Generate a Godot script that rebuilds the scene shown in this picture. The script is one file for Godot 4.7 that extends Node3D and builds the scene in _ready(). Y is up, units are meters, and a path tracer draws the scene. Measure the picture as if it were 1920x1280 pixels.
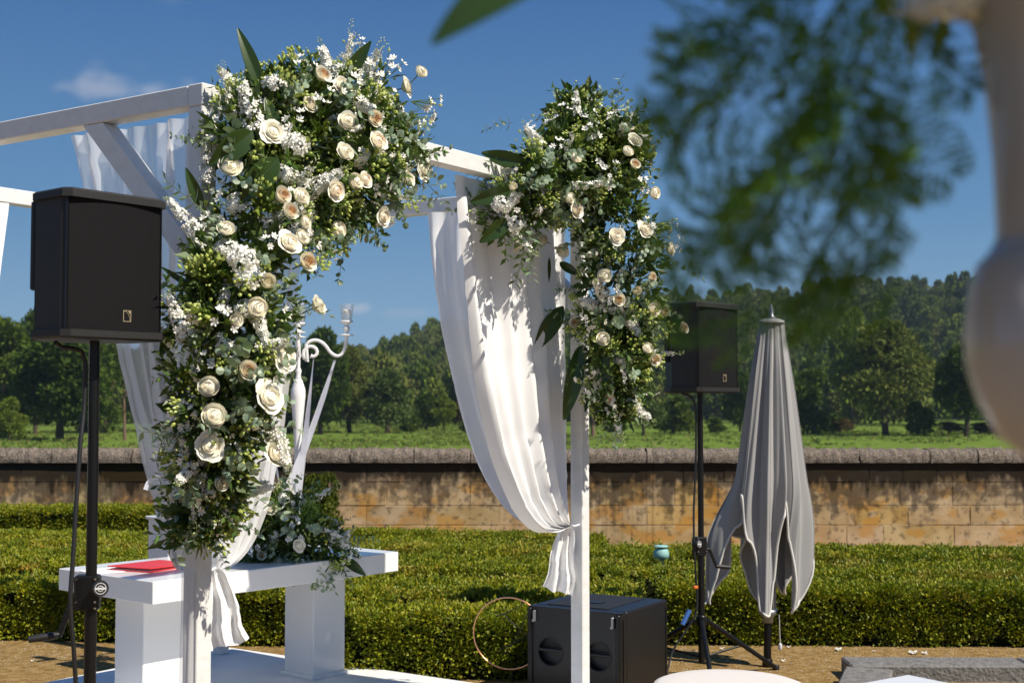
extends Node3D
# A white wedding pergola with draped curtains and flower arrangements in a castle garden.
# Plan coordinates: x to the right, depth (metres in front of the camera) is -z. Units are metres, y is up.

const EYE := 1.8
const FOCAL := 2500.0   # focal length in pixels of the 1920 pixel wide photograph
const HORIZON := 115.0  # pixels between the middle of the picture and the eye level
const DULL := ["sand", "meadow", "hill_floor", "tree_leaf", "far_leaf", "wall_joint", "wall_stone", "coping_stone", "twigs", "bark", "pale_bark", "gravel", "parasol_cloth"]
var rng := RandomNumberGenerator.new()
var M := {}
var G := {}
var used := {}
var noise := FastNoiseLite.new()

class MB:
	var v := PackedVector3Array()
	var n := PackedVector3Array()
	var c := PackedColorArray()
	var uv := PackedVector2Array()
	var col := Color.WHITE
	func put(p: Vector3, nn: Vector3, t := Vector2.ZERO) -> void:
		v.append(p); n.append(nn); c.append(col); uv.append(t)
	func tri(a: Vector3, b: Vector3, d: Vector3) -> void:
		var nn := (d - a).cross(b - a).normalized()
		put(a, nn); put(b, nn); put(d, nn)
	func quad(a: Vector3, b: Vector3, d: Vector3, e: Vector3) -> void:
		tri(a, b, d); tri(a, d, e)
	func tri_uv(a: Vector3, b: Vector3, d: Vector3, ta: Vector2, tb: Vector2, td: Vector2) -> void:
		var nn := (d - a).cross(b - a).normalized()
		put(a, nn, ta); put(b, nn, tb); put(d, nn, td)
	# a smooth sheet of rows x cols points
	func grid(p: PackedVector3Array, rows: int, cols: int, closed := false, tu := 1.0, tv := 1.0, colors := PackedColorArray()) -> void:
		var nn := PackedVector3Array()
		nn.resize(rows * cols)
		var last := cols if closed else cols - 1
		for r in rows - 1:
			for k in last:
				var i0 := r * cols + k
				var i1 := r * cols + (k + 1) % cols
				var i2 := i0 + cols
				var i3 := i1 + cols
				var f := (p[i2] - p[i0]).cross(p[i1] - p[i0]) + (p[i2] - p[i3]).cross(p[i1] - p[i3]) * -1.0
				nn[i0] += f; nn[i1] += f; nn[i2] += f; nn[i3] += f
		if closed == false and cols > 2 and p[0].distance_to(p[cols - 1]) < 1e-6 and p[cols].distance_to(p[cols * 2 - 1]) < 1e-6:
			for r in rows:
				var s := nn[r * cols] + nn[r * cols + cols - 1]
				nn[r * cols] = s; nn[r * cols + cols - 1] = s
		for i in nn.size():
			nn[i] = nn[i].normalized()
		var own := col
		for r in rows - 1:
			for k in last:
				var k1 := (k + 1) % cols
				var q := [r * cols + k, r * cols + k1, (r + 1) * cols + k1, (r + 1) * cols + k]
				var t := [Vector2(float(k) / (cols - 1) * tu, float(r) / (rows - 1) * tv), Vector2(float(k + 1) / (cols - 1) * tu, float(r) / (rows - 1) * tv), Vector2(float(k + 1) / (cols - 1) * tu, float(r + 1) / (rows - 1) * tv), Vector2(float(k) / (cols - 1) * tu, float(r + 1) / (rows - 1) * tv)]
				for m in [0, 1, 2, 0, 2, 3]:
					if colors.size():
						col = colors[q[m]]
					put(p[q[m]], nn[q[m]], t[m])
		col = own
	func tube(path: PackedVector3Array, rad: PackedFloat32Array, sides := 8, cap := true) -> void:
		var pts := PackedVector3Array()
		var up := Vector3.UP if absf((path[1] - path[0]).normalized().y) < 0.9 else Vector3.RIGHT
		var first := PackedVector3Array()
		var count := path.size()
		for i in count:
			var d := (path[mini(i + 1, count - 1)] - path[maxi(i - 1, 0)]).normalized()
			var x := up.cross(d).normalized()
			var y := d.cross(x)
			up = y
			var rr := rad[mini(i, rad.size() - 1)]
			for s in sides + 1:
				var a := TAU * s / sides
				pts.append(path[i] + (x * cos(a) + y * sin(a)) * rr)
		grid(pts, count, sides + 1, false, 1.0, 1.0)
		if cap:
			for e in [0, count - 1]:
				if rad[mini(e, rad.size() - 1)] > 0.0005:
					for s in sides:
						var a: Vector3 = pts[e * (sides + 1) + s]
						var b: Vector3 = pts[e * (sides + 1) + s + 1]
						if e == 0: tri(path[e], a, b)
						else: tri(path[e], b, a)
	func rod(a: Vector3, b: Vector3, r0: float, r1 := -1.0, sides := 8) -> void:
		tube(PackedVector3Array([a, b]), PackedFloat32Array([r0, r0 if r1 < 0 else r1]), sides)
	# profile of (radius, height) pairs turned round the axis y
	func lathe(profile: Array, sides := 24, at := Vector3.ZERO) -> void:
		var pts := PackedVector3Array()
		for q in profile:
			for s in sides + 1:
				var a := TAU * s / sides
				pts.append(at + Vector3(q.x * cos(a), q.y, q.x * sin(a)))
		grid(pts, profile.size(), sides + 1)
	# box with bevelled edges, placed by a transform
	func box(t: Transform3D, size: Vector3, bevel := 0.004) -> void:
		var h := size / 2.0
		var b := minf(bevel, minf(h.x, minf(h.y, h.z)) * 0.45)
		var k := h - Vector3(b, b, b)
		for axis in 3:
			var u := (axis + 1) % 3
			var w := (axis + 2) % 3
			for s in [-1.0, 1.0]:
				var q := []
				for e in [[-1, -1], [1, -1], [1, 1], [-1, 1]]:
					var p := Vector3.ZERO
					p[axis] = h[axis] * s; p[u] = k[u] * e[0]; p[w] = k[w] * e[1]
					q.append(t * p)
				if s < 0: quad(q[0], q[1], q[2], q[3])
				else: quad(q[0], q[3], q[2], q[1])
		for axis in 3:
			var u := (axis + 1) % 3
			var w := (axis + 2) % 3
			for su in [-1.0, 1.0]:
				for sw in [-1.0, 1.0]:
					var q := []
					for e in [[-1.0, true], [1.0, true], [1.0, false], [-1.0, false]]:
						var p := Vector3.ZERO
						p[axis] = k[axis] * e[0]
						p[u] = (h[u] if e[1] else k[u]) * su
						p[w] = (k[w] if e[1] else h[w]) * sw
						q.append(t * p)
					if su * sw > 0: quad(q[0], q[3], q[2], q[1])
					else: quad(q[0], q[1], q[2], q[3])
		for sx in [-1.0, 1.0]:
			for sy in [-1.0, 1.0]:
				for sz in [-1.0, 1.0]:
					var a := t * Vector3(h.x * sx, k.y * sy, k.z * sz)
					var d := t * Vector3(k.x * sx, h.y * sy, k.z * sz)
					var e := t * Vector3(k.x * sx, k.y * sy, h.z * sz)
					if sx * sy * sz > 0: tri(a, e, d)
					else: tri(a, d, e)
	# a creased pointed leaf
	func leaf(base: Vector3, dir: Vector3, side: Vector3, length: float, width: float, fold := 0.15) -> void:
		var up := dir.cross(side).normalized()
		var m := base + dir * length * 0.45
		var a := m + side * width * 0.5 + up * width * fold
		var b := m - side * width * 0.5 + up * width * fold
		tri(base, a, base + dir * length)
		tri(base, base + dir * length, b)
	# a round leaf of six corners
	func disc(base: Vector3, dir: Vector3, side: Vector3, length: float, width: float, cup := 0.1) -> void:
		var up := dir.cross(side).normalized()
		var mid := base + dir * length * 0.5
		var prev := base
		for i in range(1, 8):
			var a := TAU * i / 7.0
			var q := mid - dir * cos(a) * length * 0.5 + side * sin(a) * width * 0.5 + up * width * cup * absf(sin(a))
			if i == 7: q = base
			tri(mid, prev, q)
			prev = q
	func mesh() -> ArrayMesh:
		var arrays := []
		arrays.resize(Mesh.ARRAY_MAX)
		arrays[Mesh.ARRAY_VERTEX] = v
		arrays[Mesh.ARRAY_NORMAL] = n
		arrays[Mesh.ARRAY_COLOR] = c
		arrays[Mesh.ARRAY_TEX_UV] = uv
		var m := ArrayMesh.new()
		m.add_surface_from_arrays(Mesh.PRIMITIVE_TRIANGLES, arrays)
		return m

# ---------------------------------------------------------------- helpers
func at(px: float, py: float, depth: float) -> Vector3:
	var d := Vector3((px - 960.0) / FOCAL, -(py - 640.0) / FOCAL, -1.0).rotated(Vector3.RIGHT, atan(HORIZON / FOCAL))
	return Vector3(0, EYE, 0) + d * (depth / -d.z)

func plan(x: float, depth: float, y := 0.0) -> Vector3:
	return Vector3(x, y, -depth)

func turned(dir: Vector3, spin := 0.0, s := 1.0) -> Basis:
	var y := dir.normalized()
	var x := Vector3.RIGHT if absf(y.x) < 0.9 else Vector3.UP
	var z := x.cross(y).normalized()
	x = y.cross(z)
	return (Basis(x, y, z) * Basis(Vector3.UP, spin)).scaled_local(Vector3(s, s, s))

func facing(forward: Vector3, s := 1.0) -> Basis:
	# x to the right of someone who looks at the face, y up, z along forward
	var z := Vector3(forward.x, 0, forward.z).normalized()
	var x := Vector3.UP.cross(z)
	return Basis(x, Vector3.UP, z).scaled_local(Vector3(s, s, s))

func material(key: String, linear: Color, rough := 0.6, tinted := false) -> StandardMaterial3D:
	var m := StandardMaterial3D.new()
	m.resource_name = key
	var a := linear.a
	m.albedo_color = linear.linear_to_srgb()
	m.albedo_color.a = a
	m.roughness = rough
	m.vertex_color_use_as_albedo = tinted
	m.cull_mode = BaseMaterial3D.CULL_DISABLED
	if key in DULL: m.specular_mode = BaseMaterial3D.SPECULAR_DISABLED
	M[key] = m
	return m

func noise_texture(freq: float, octaves: int, size: int, ramp: Array, seed_ := 1, kind := FastNoiseLite.TYPE_SIMPLEX_SMOOTH, as_normal := false) -> NoiseTexture2D:
	var f := FastNoiseLite.new()
	f.seed = seed_
	f.noise_type = kind
	f.frequency = freq
	f.fractal_octaves = octaves
	var t := NoiseTexture2D.new()
	t.width = size; t.height = size
	t.seamless = true
	t.noise = f
	t.as_normal_map = as_normal
	if ramp.size():
		var g := Gradient.new()
		g.offsets = PackedFloat32Array(range(ramp.size()).map(func(i): return float(i) / (ramp.size() - 1)))
		g.colors = PackedColorArray(ramp.map(func(q): return q.linear_to_srgb()))
		t.color_ramp = g
	return t

func numbered(called: String) -> String:
	used[called] = used.get(called, -1) + 1
	return called if used[called] == 0 else "%s_%03d" % [called, used[called]]

func thing(called: String, label: String, category: String, where := Vector3.ZERO, group := "", basis_ := Basis.IDENTITY) -> Node3D:
	var o := Node3D.new()
	o.name = numbered(called)
	o.transform = Transform3D(basis_, where)
	add_child(o)
	o.set_meta("label", label)
	o.set_meta("category", category)
	if group: o.set_meta("group", group)
	return o

func part(parent: Node, called: String, m: Mesh, mt: Material, t := Transform3D.IDENTITY) -> MeshInstance3D:
	var o := MeshInstance3D.new()
	o.name = called
	o.mesh = m
	o.material_override = mt
	o.transform = t
	parent.add_child(o, true)
	return o

func solo(called: String, m: Mesh, mt: Material, label: String, category: String, t := Transform3D.IDENTITY, group := "") -> MeshInstance3D:
	var o := part(self, numbered(called), m, mt, t)
	o.set_meta("label", label)
	o.set_meta("category", category)
	if group: o.set_meta("group", group)
	return o

func structure(called: String, m: Mesh, mt: Material) -> MeshInstance3D:
	var o := part(self, numbered(called), m, mt)
	o.set_meta("kind", "structure")
	return o

func copies(parent: Node, called: String, m: Mesh, mt: Material, where: Array) -> MultiMeshInstance3D:
	var mm := MultiMesh.new()
	mm.transform_format = MultiMesh.TRANSFORM_3D
	mm.mesh = m
	mm.instance_count = where.size()
	for i in where.size():
		mm.set_instance_transform(i, where[i])
	var o := MultiMeshInstance3D.new()
	o.name = called
	o.multimesh = mm
	o.material_override = mt
	o.set_meta("kind", "stuff")
	parent.add_child(o, true)
	return o

func ball() -> Vector3:
	while true:
		var p := Vector3(rng.randf_range(-1, 1), rng.randf_range(-1, 1), rng.randf_range(-1, 1))
		var l := p.length_squared()
		if l <= 1.0 and l > 0.001:
			return p
	return Vector3.UP

func boxed(size: Vector3, bevel := 0.004, t := Transform3D.IDENTITY) -> ArrayMesh:
	var b := MB.new()
	b.box(t, size, bevel)
	return b.mesh()

func shade(c: Color, spread: float) -> Color:
	var k := 1.0 + rng.randf_range(-spread, spread)
	return Color(c.r * k * (1.0 + rng.randf_range(-spread, spread) * 0.35), c.g * k, c.b * k * (1.0 + rng.randf_range(-spread, spread) * 0.35))

# ---------------------------------------------------------------- scene
func _ready() -> void:
	rng.seed = 7
	noise.seed = 3
	camera_and_light()
	materials()
	setting()
	trees()
	hedges()
	pergola()
	curtains()
	furniture()
	sound()
	flower_shapes()
	arrangements()
	foreground()
	small_things()

func camera_and_light() -> void:
	var cam := Camera3D.new()
	cam.name = "camera"
	add_child(cam)
	cam.position = Vector3(0, EYE, 0)
	cam.rotation = Vector3(atan(HORIZON / FOCAL), 0, 0)
	var lens := CameraAttributesPhysical.new()
	lens.frustum_focal_length = 12.0 * FOCAL / 640.0
	lens.frustum_focus_distance = 6.3
	lens.frustum_near = 0.05
	lens.frustum_far = 4000.0
	lens.exposure_aperture = 4.5
	cam.attributes = lens
	cam.fov = rad_to_deg(2.0 * atan(640.0 / FOCAL))
	cam.near = 0.05
	cam.far = 4000.0
	cam.current = true

	var sun := DirectionalLight3D.new()
	sun.name = "sun"
	add_child(sun)
	var az := deg_to_rad(32.0)   # the sun stands to the right and a little behind the camera
	var el := deg_to_rad(50.0)
	var to_sun := Vector3(cos(az) * cos(el), sin(el), sin(az) * cos(el))
	sun.look_at_from_position(to_sun * 50.0, Vector3.ZERO, Vector3.UP)
	sun.light_energy = 1.6
	sun.light_color = Color(1.0, 0.965, 0.9)
	sun.light_angular_distance = 0.53
	sun.shadow_enabled = true

	var w := WorldEnvironment.new()
	w.name = "air"
	var e := Environment.new()
	e.background_mode = Environment.BG_SKY
	e.tonemap_mode = Environment.TONE_MAPPER_LINEAR
	e.tonemap_exposure = 1.22
	e.sdfgi_enabled = true
	e.ssao_enabled = true
	e.ssil_enabled = true
	e.fog_enabled = true
	e.fog_density = 0.00013
	e.fog_light_color = Color(0.80, 0.88, 1.0)
	var sky := Sky.new()
	var p := PanoramaSkyMaterial.new()
	p.panorama = sky_picture()
	p.energy_multiplier = 0.825
	sky.sky_material = p
	e.sky = sky
	w.environment = e
	add_child(w)

# the clear blue air, paler towards the horizon, with a few thin clouds
func sky_picture() -> ImageTexture:
	var w := 2048
	var h := 1024
	var im := Image.create(w, h, false, Image.FORMAT_RGBAF)
	var stops := [[0.0, Color(0.25, 0.40, 0.56)], [3.0, Color(0.215, 0.375, 0.55)], [8.0, Color(0.125, 0.275, 0.485)], [17.0, Color(0.060, 0.165, 0.385)], [40.0, Color(0.048, 0.135, 0.34)], [90.0, Color(0.040, 0.115, 0.31)]]
	for y in h:
		var el := 90.0 - (y + 0.5) / h * 180.0
		var c: Color = stops[0][1]
		for i in stops.size() - 1:
			if el >= stops[i][0]:
				c = stops[i][1].lerp(stops[i + 1][1], clampf((el - stops[i][0]) / (stops[i + 1][0] - stops[i][0]), 0, 1))
		im.fill_rect(Rect2i(0, y, w, 1), c)
	var f := FastNoiseLite.new()
	f.seed = 12
	f.frequency = 0.035
	f.fractal_octaves = 5
	# small clouds: azimuth, height, half width, half height in degrees, thickness
	var clouds := [[-16.4, 12.9, 2.4, 0.7, 0.36], [-13.9, 17.0, 1.8, 0.45, 0.22], [-7.0, 4.1, 0.8, 0.22, 0.45], [-4.6, 3.9, 1.3, 0.15, 0.12]]
	for i in 26:
		clouds.append([rng.randf_range(40, 320), rng.randf_range(4, 45), rng.randf_range(2, 9), rng.randf_range(0.6, 2.5), rng.randf_range(0.2, 0.5)])
	for q in clouds:
		var cx: float = q[0] / 360.0 * w
		var cy: float = (90.0 - q[1]) / 180.0 * h
		var hx: float = q[2] / 360.0 * w
		var hy: float = q[3] / 180.0 * h
		for y in range(int(cy - hy * 1.5), int(cy + hy * 1.5) + 1):
			for x in range(int(cx - hx * 1.5), int(cx + hx * 1.5) + 1):
				var dx := (x - cx) / hx
				var dy := (y - cy) / hy
				var k := 1.15 - sqrt(dx * dx + dy * dy) + f.get_noise_2d(x * 2.2, y * 4.5) * 1.1
				k = clampf(k, 0, 1)
				k = k * k * (3.0 - 2.0 * k) * q[4]
				if k > 0.0:
					var xx := posmod(x, w)
					im.set_pixel(xx, y, im.get_pixel(xx, y).lerp(Color(0.62, 0.62, 0.66), k))
	return ImageTexture.create_from_image(im)

func grain(m: StandardMaterial3D, tex: Texture2D, scale: float, world := true) -> void:
	m.albedo_texture = tex
	m.uv1_triplanar = true
	m.uv1_world_triplanar = world
	m.uv1_scale = Vector3.ONE * scale

func relief(m: StandardMaterial3D, tex: Texture2D, cm: float) -> void:
	m.heightmap_enabled = true
	m.heightmap_texture = tex
	m.heightmap_scale = cm

func materials() -> void:
	var m := material("white_paint", Color(0.77, 0.77, 0.76), 0.42)
	grain(m, noise_texture(0.012, 4, 512, [Color(0.88, 0.875, 0.86), Color(0.96, 0.96, 0.955), Color(1, 1, 1), Color(1, 1, 1)], 5), 2.2)
	relief(m, noise_texture(0.02, 3, 512, [], 6), 0.12)
	m = material("table_lacquer", Color(0.76, 0.76, 0.76), 0.16)
	m = material("stage_cover", Color(0.80, 0.805, 0.81), 0.6)
	grain(m, noise_texture(0.01, 5, 512, [Color(0.9, 0.9, 0.9), Color(1, 1, 1)], 8), 0.5)
	m = material("sheer_cloth", Color(0.94, 0.94, 0.945, 0.93), 0.9)
	m.transparency = BaseMaterial3D.TRANSPARENCY_ALPHA
	m.backlight_enabled = true
	m.backlight = Color(0.34, 0.34, 0.345)
	m.albedo_texture = noise_texture(0.22, 2, 512, [Color(0.92, 0.92, 0.92), Color(1, 1, 1)], 9)
	m.uv1_scale = Vector3(4, 8, 1)
	m = material("thin_voile", Color(0.90, 0.90, 0.91, 0.52), 0.9)
	m.transparency = BaseMaterial3D.TRANSPARENCY_ALPHA
	m.backlight_enabled = true
	m.backlight = Color(0.6, 0.6, 0.61)
	m = material("ribbon_satin", Color(0.80, 0.80, 0.85), 0.35)
	m.backlight_enabled = true
	m.backlight = Color(0.5, 0.5, 0.55)
	m = material("candelabra_white", Color(0.82, 0.82, 0.82), 0.25)
	m = material("stand_lacquer", Color(0.43, 0.40, 0.385), 0.08)
	m = material("speaker_paint", Color(0.032, 0.031, 0.031), 0.6)
	grain(m, noise_texture(0.35, 2, 512, [Color(0.30, 0.29, 0.28), Color(0.36, 0.36, 0.36), Color(0.36, 0.36, 0.36), Color(1.0, 0.95, 0.9)], 11), 2.2, false)
	relief(m, noise_texture(0.3, 2, 512, [], 12), 0.15)
	m = material("speaker_sub", Color(0.007, 0.007, 0.008), 0.38)
	relief(m, noise_texture(0.25, 2, 512, [], 13), 0.12)
	m.uv1_triplanar = true
	m.uv1_scale = Vector3.ONE * 2.0
	m = material("speaker_grille", Color(0.018, 0.018, 0.019), 0.8)
	m.metallic_specular = 0.25
	var weave := Image.create(64, 64, false, Image.FORMAT_RGB8)
	for y in 64:
		for x in 64:
			var hole := Vector2(fmod(x + (8 if (y / 8) % 2 else 0), 16.0) - 8.0, fmod(y, 8.0) * 1.6 - 6.4).length() < 5.0
			var k := 0.30 if hole else 0.90 + 0.1 * sin(x * 0.9)
			weave.set_pixel(x, y, Color(k, k, k * 1.03))
	m.albedo_texture = ImageTexture.create_from_image(weave)
	m.uv1_triplanar = true
	m.uv1_scale = Vector3.ONE * 26.0
	m = material("black_rubber", Color(0.014, 0.014, 0.015), 0.5)
	m = material("black_metal", Color(0.006, 0.006, 0.0065), 0.36)
	m.metallic_specular = 0.42
	m = material("steel", Color(0.55, 0.55, 0.56), 0.25)
	m.metallic = 1.0
	m = material("gold_print", Color(0.42, 0.36, 0.22), 0.5)
	m = material("white_print", Color(0.62, 0.62, 0.62), 0.5)
	m = material("orange_tape", Color(0.75, 0.16, 0.02), 0.5)
	m = material("blue_tape", Color(0.05, 0.14, 0.42), 0.4)
	m = material("copper_wire", Color(0.80, 0.42, 0.22), 0.3)
	m.metallic = 1.0
	m = material("parasol_cloth", Color(0.37, 0.37, 0.372), 0.85)
	m.backlight_enabled = true
	m.backlight = Color(0.25, 0.25, 0.25)
	m.albedo_texture = noise_texture(0.25, 2, 512, [Color(0.92, 0.92, 0.92), Color(1, 1, 1)], 14)
	m.uv1_scale = Vector3(3, 6, 1)
	m = material("parasol_piping", Color(0.66, 0.65, 0.62), 0.7)
	m = material("grey_metal", Color(0.30, 0.31, 0.32), 0.35)
	m.metallic = 0.7
	m = material("cream_top", Color(0.72, 0.67, 0.63), 0.5)
	m = material("red_leather", Color(0.62, 0.035, 0.035), 0.45)
	m = material("paper", Color(0.82, 0.81, 0.80), 0.7)
	m = material("verdigris", Color(0.26, 0.48, 0.46), 0.6)
	m = material("glass", Color(0.95, 0.97, 0.98, 0.10), 0.02)
	m.transparency = BaseMaterial3D.TRANSPARENCY_ALPHA
	m = material("water", Color(0.65, 0.80, 0.88, 0.25), 0.02)
	m.transparency = BaseMaterial3D.TRANSPARENCY_ALPHA
	m = material("wax", Color(0.80, 0.78, 0.72), 0.5)
	# ground
	m = material("sand", Color(1, 1, 1), 0.95)
	grain(m, noise_texture(0.02, 6, 1024, [Color(0.15, 0.092, 0.034), Color(0.235, 0.150, 0.058), Color(0.30, 0.20, 0.085), Color(0.40, 0.29, 0.145)], 21), 0.5)
	relief(m, noise_texture(0.09, 4, 1024, [], 22), 1.2)
	m = material("gravel", Color(0.40, 0.33, 0.25), 0.9)
	m = material("meadow", Color(1, 1, 1), 0.95)
	grain(m, noise_texture(0.012, 6, 1024, [Color(0.080, 0.125, 0.022), Color(0.108, 0.165, 0.028), Color(0.130, 0.190, 0.036), Color(0.20, 0.215, 0.065)], 23), 0.03)
	m = material("hill_floor", Color(0.04, 0.06, 0.018), 0.95)
	m = material("basin_stone", Color(1, 1, 1), 0.8)
	grain(m, noise_texture(0.03, 5, 512, [Color(0.10, 0.095, 0.09), Color(0.17, 0.16, 0.15), Color(0.23, 0.22, 0.21)], 24), 0.8)
	relief(m, noise_texture(0.08, 4, 512, [], 25), 0.6)
	m = material("coping_stone", Color(1, 1, 1), 0.9)
	grain(m, noise_texture(0.035, 5, 1024, [Color(0.05, 0.04, 0.033), Color(0.17, 0.14, 0.115), Color(0.29, 0.245, 0.205), Color(0.42, 0.365, 0.31)], 26), 0.9)
	relief(m, noise_texture(0.05, 5, 1024, [], 27), 3.0)
	m = material("wall_stone", Color(1, 1, 1), 0.9, true)
	m.albedo_texture = wall_stains()
	m.texture_repeat = false
	m.detail_enabled = true
	m.detail_blend_mode = BaseMaterial3D.BLEND_MODE_MUL
	m.detail_uv_layer = BaseMaterial3D.DETAIL_UV_2
	m.detail_albedo = noise_texture(0.03, 6, 1024, [Color(0.45, 0.43, 0.40), Color(0.85, 0.84, 0.82), Color(1, 1, 1), Color(1.0, 1.0, 1.0)], 28)
	m.uv2_triplanar = true
	m.uv2_world_triplanar = true
	m.uv2_scale = Vector3.ONE * 0.55
	m = material("wall_joint", Color(0.23, 0.165, 0.095), 0.95)
	# plants
	for q in [["hedge_leaf", 0.55], ["tree_leaf", 0.6], ["far_leaf", 0.7], ["leaf", 0.45], ["petal", 0.55], ["big_leaf", 0.3], ["fern", 0.55]]:
		m = material(q[0], Color(1, 1, 1), q[1], true)
		m.backlight_enabled = true
		m.backlight = Color(0.62, 0.66, 0.5) if q[0] != "petal" else Color(0.28, 0.27, 0.25)
	M.far_leaf.backlight = Color(0.35, 0.38, 0.25)
	m = material("bark", Color(1, 1, 1), 0.9)
	grain(m, noise_texture(0.05, 4, 256, [Color(0.035, 0.028, 0.02), Color(0.09, 0.07, 0.05), Color(0.15, 0.12, 0.09)], 30), 0.6)
	m = material("pale_bark", Color(0.17, 0.115, 0.08), 0.9)
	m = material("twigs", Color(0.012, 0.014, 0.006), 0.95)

# sandstone with warm patches, and the black crust that has run down from the coping
func wall_stains() -> ImageTexture:
	var w := 2048
	var h := 192
	var im := Image.create(w, h, false, Image.FORMAT_RGB8)
	var a := FastNoiseLite.new()
	a.seed = 41; a.frequency = 0.012; a.fractal_octaves = 5
	var b := FastNoiseLite.new()
	b.seed = 42; b.frequency = 0.05; b.fractal_octaves = 4
	var d := FastNoiseLite.new()
	d.seed = 43; d.frequency = 0.006; d.fractal_octaves = 3
	for y in h:
		for x in w:
			var base := Color(0.45, 0.315, 0.165).lerp(Color(0.56, 0.425, 0.26), clampf(a.get_noise_2d(x * 2.1, y) * 1.6 + 0.5, 0, 1))
			var warm := clampf((d.get_noise_2d(x * 3.0 + 500, y * 2.2) - 0.12) * 4.5, 0, 1)
			base = base.lerp(Color(0.50, 0.27, 0.075), warm * 0.75)
			var speck := clampf((b.get_noise_2d(x * 2.1 + 900, y) - 0.22) * 3.0, 0, 1)
			base = base.lerp(Color(0.15, 0.115, 0.08), speck * 0.7)
			# crust: its lower outline wanders and runs down in streaks
			var edge := 94.0 + 46.0 * d.get_noise_2d(x * 1.6, 0) + 70.0 * maxf(0.0, b.get_noise_2d(x * 1.1, 7.0)) + 30.0 * b.get_noise_2d(x * 1.6, y * 0.25)
			var crust := clampf((edge - y) / 46.0 + 0.15 + b.get_noise_2d(x * 2.1, y) * 0.9 + a.get_noise_2d(x * 6.0, y * 2.0) * 0.7, 0, 1)
			base = base.lerp(Color(0.085, 0.066, 0.05), crust * 0.82)
			var black := clampf((edge * 0.46 - y) / 16.0 + 0.3 + b.get_noise_2d(x * 2.4, y * 0.5 + 300) * 1.1, 0, 1)
			base = base.lerp(Color(0.020, 0.017, 0.014), black * 0.85)
			im.set_pixel(x, y, base.linear_to_srgb())
	return ImageTexture.create_from_image(im)

# ---------------------------------------------------------------- ground, wall, hill
const WALL := 16.6

func hill_height(x: float, d: float) -> float:
	var stops := [[-500.0, 14.0], [-250.0, 10.0], [-75.0, 13.0], [-34.0, 27.0], [20.0, 36.0], [75.0, 42.0], [229.0, 50.0], [450.0, 54.0], [900.0, 50.0]]
	var r: float = stops[0][1]
	for i in stops.size() - 1:
		if x >= stops[i][0]:
			var k := clampf((x - stops[i][0]) / (stops[i + 1][0] - stops[i][0]), 0, 1)
			r = lerpf(stops[i][1], stops[i + 1][1], k * k * (3 - 2 * k))
	return -2.6 + (r + 2.6) * smoothstep(320.0, 660.0, d) + noise.get_noise_2d(x * 0.9, d * 0.9) * 5.0 * smoothstep(320.0, 500.0, d)

func setting() -> void:
	# the sanded garden floor
	var b := MB.new()
	var rows := 24
	var cols := 60
	var p := PackedVector3Array()
	for r in rows:
		for k in cols:
			var x := -45.0 + 90.0 * k / (cols - 1)
			var d := -30.0 + (WALL + 0.1 + 30.0) * r / (rows - 1)
			p.append(plan(x, d, 0.0))
	b.grid(p, rows, cols)
	structure("garden_floor", b.mesh(), M.sand)
	# the lower meadow beyond the wall, out to the hill and the horizon
	b = MB.new()
	p = PackedVector3Array()
	var depths := [16.9, 18.0, 24.0, 32.0, 60.0, 100.0, 140.0, 180.0, 220.0, 260.0, 300.0, 340.0]
	for d in depths:
		for k in 80:
			var x := -500.0 + 1000.0 * k / 79
			var y := -0.5 - 2.1 * smoothstep(18.0, 32.0, d) + noise.get_noise_2d(x * 2.0, d * 2.0) * 0.25 * smoothstep(40.0, 100.0, d)
			p.append(plan(x, d, y))
	b.grid(p, depths.size(), 80)
	structure("meadow", b.mesh(), M.meadow)
	b = MB.new()
	p = PackedVector3Array()
	for r in 30:
		var d := 320.0 + 1100.0 * pow(r / 29.0, 1.7)
		for k in 70:
			var x := -900.0 + 1800.0 * k / 69
			p.append(plan(x, d, hill_height(x, d) - 0.3))
	b.grid(p, 30, 70)
	structure("hill", b.mesh(), M.hill_floor)
	wall()
	basin()
	# taller tufts of grass and weeds that make the meadow uneven
	var tuft := MB.new()
	for i in 16:
		var a := rng.randf() * TAU
		var dir := Vector3(cos(a) * 0.5, 1, sin(a) * 0.5).normalized()
		tuft.col = shade(Color(0.15, 0.215, 0.045) if i % 4 else Color(0.30, 0.26, 0.11), 0.3)
		tuft.leaf(Vector3(cos(a), 0, sin(a)) * 0.35, dir, dir.cross(ball()).normalized(), rng.randf_range(0.5, 1.0), 0.22, 0.1)
	var spots := []
	while spots.size() < 9000:
		var d := rng.randf_range(118.0, 262.0)
		var x := rng.randf_range(-0.46, 0.46) * d
		var dense := noise.get_noise_2d(x * 2.5, d * 1.2)
		if dense < rng.randf_range(-0.35, 0.45): continue
		var s := rng.randf_range(0.12, 0.42) * (1.5 if rng.randf() < 0.06 else 1.0)
		spots.append(Transform3D(Basis(Vector3.UP, rng.randf() * TAU).scaled(Vector3(s * 1.7, s, s * 1.7)), plan(x, d, -2.62 + noise.get_noise_2d(x * 2.0, d * 2.0) * 0.25)))
	var gr := copies(self, "meadow_grass", tuft.mesh(), M.far_leaf, spots)
	gr.set_meta("label", "uneven tufts of grass and dry weeds across the meadow")
	gr.set_meta("category", "grass")

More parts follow.
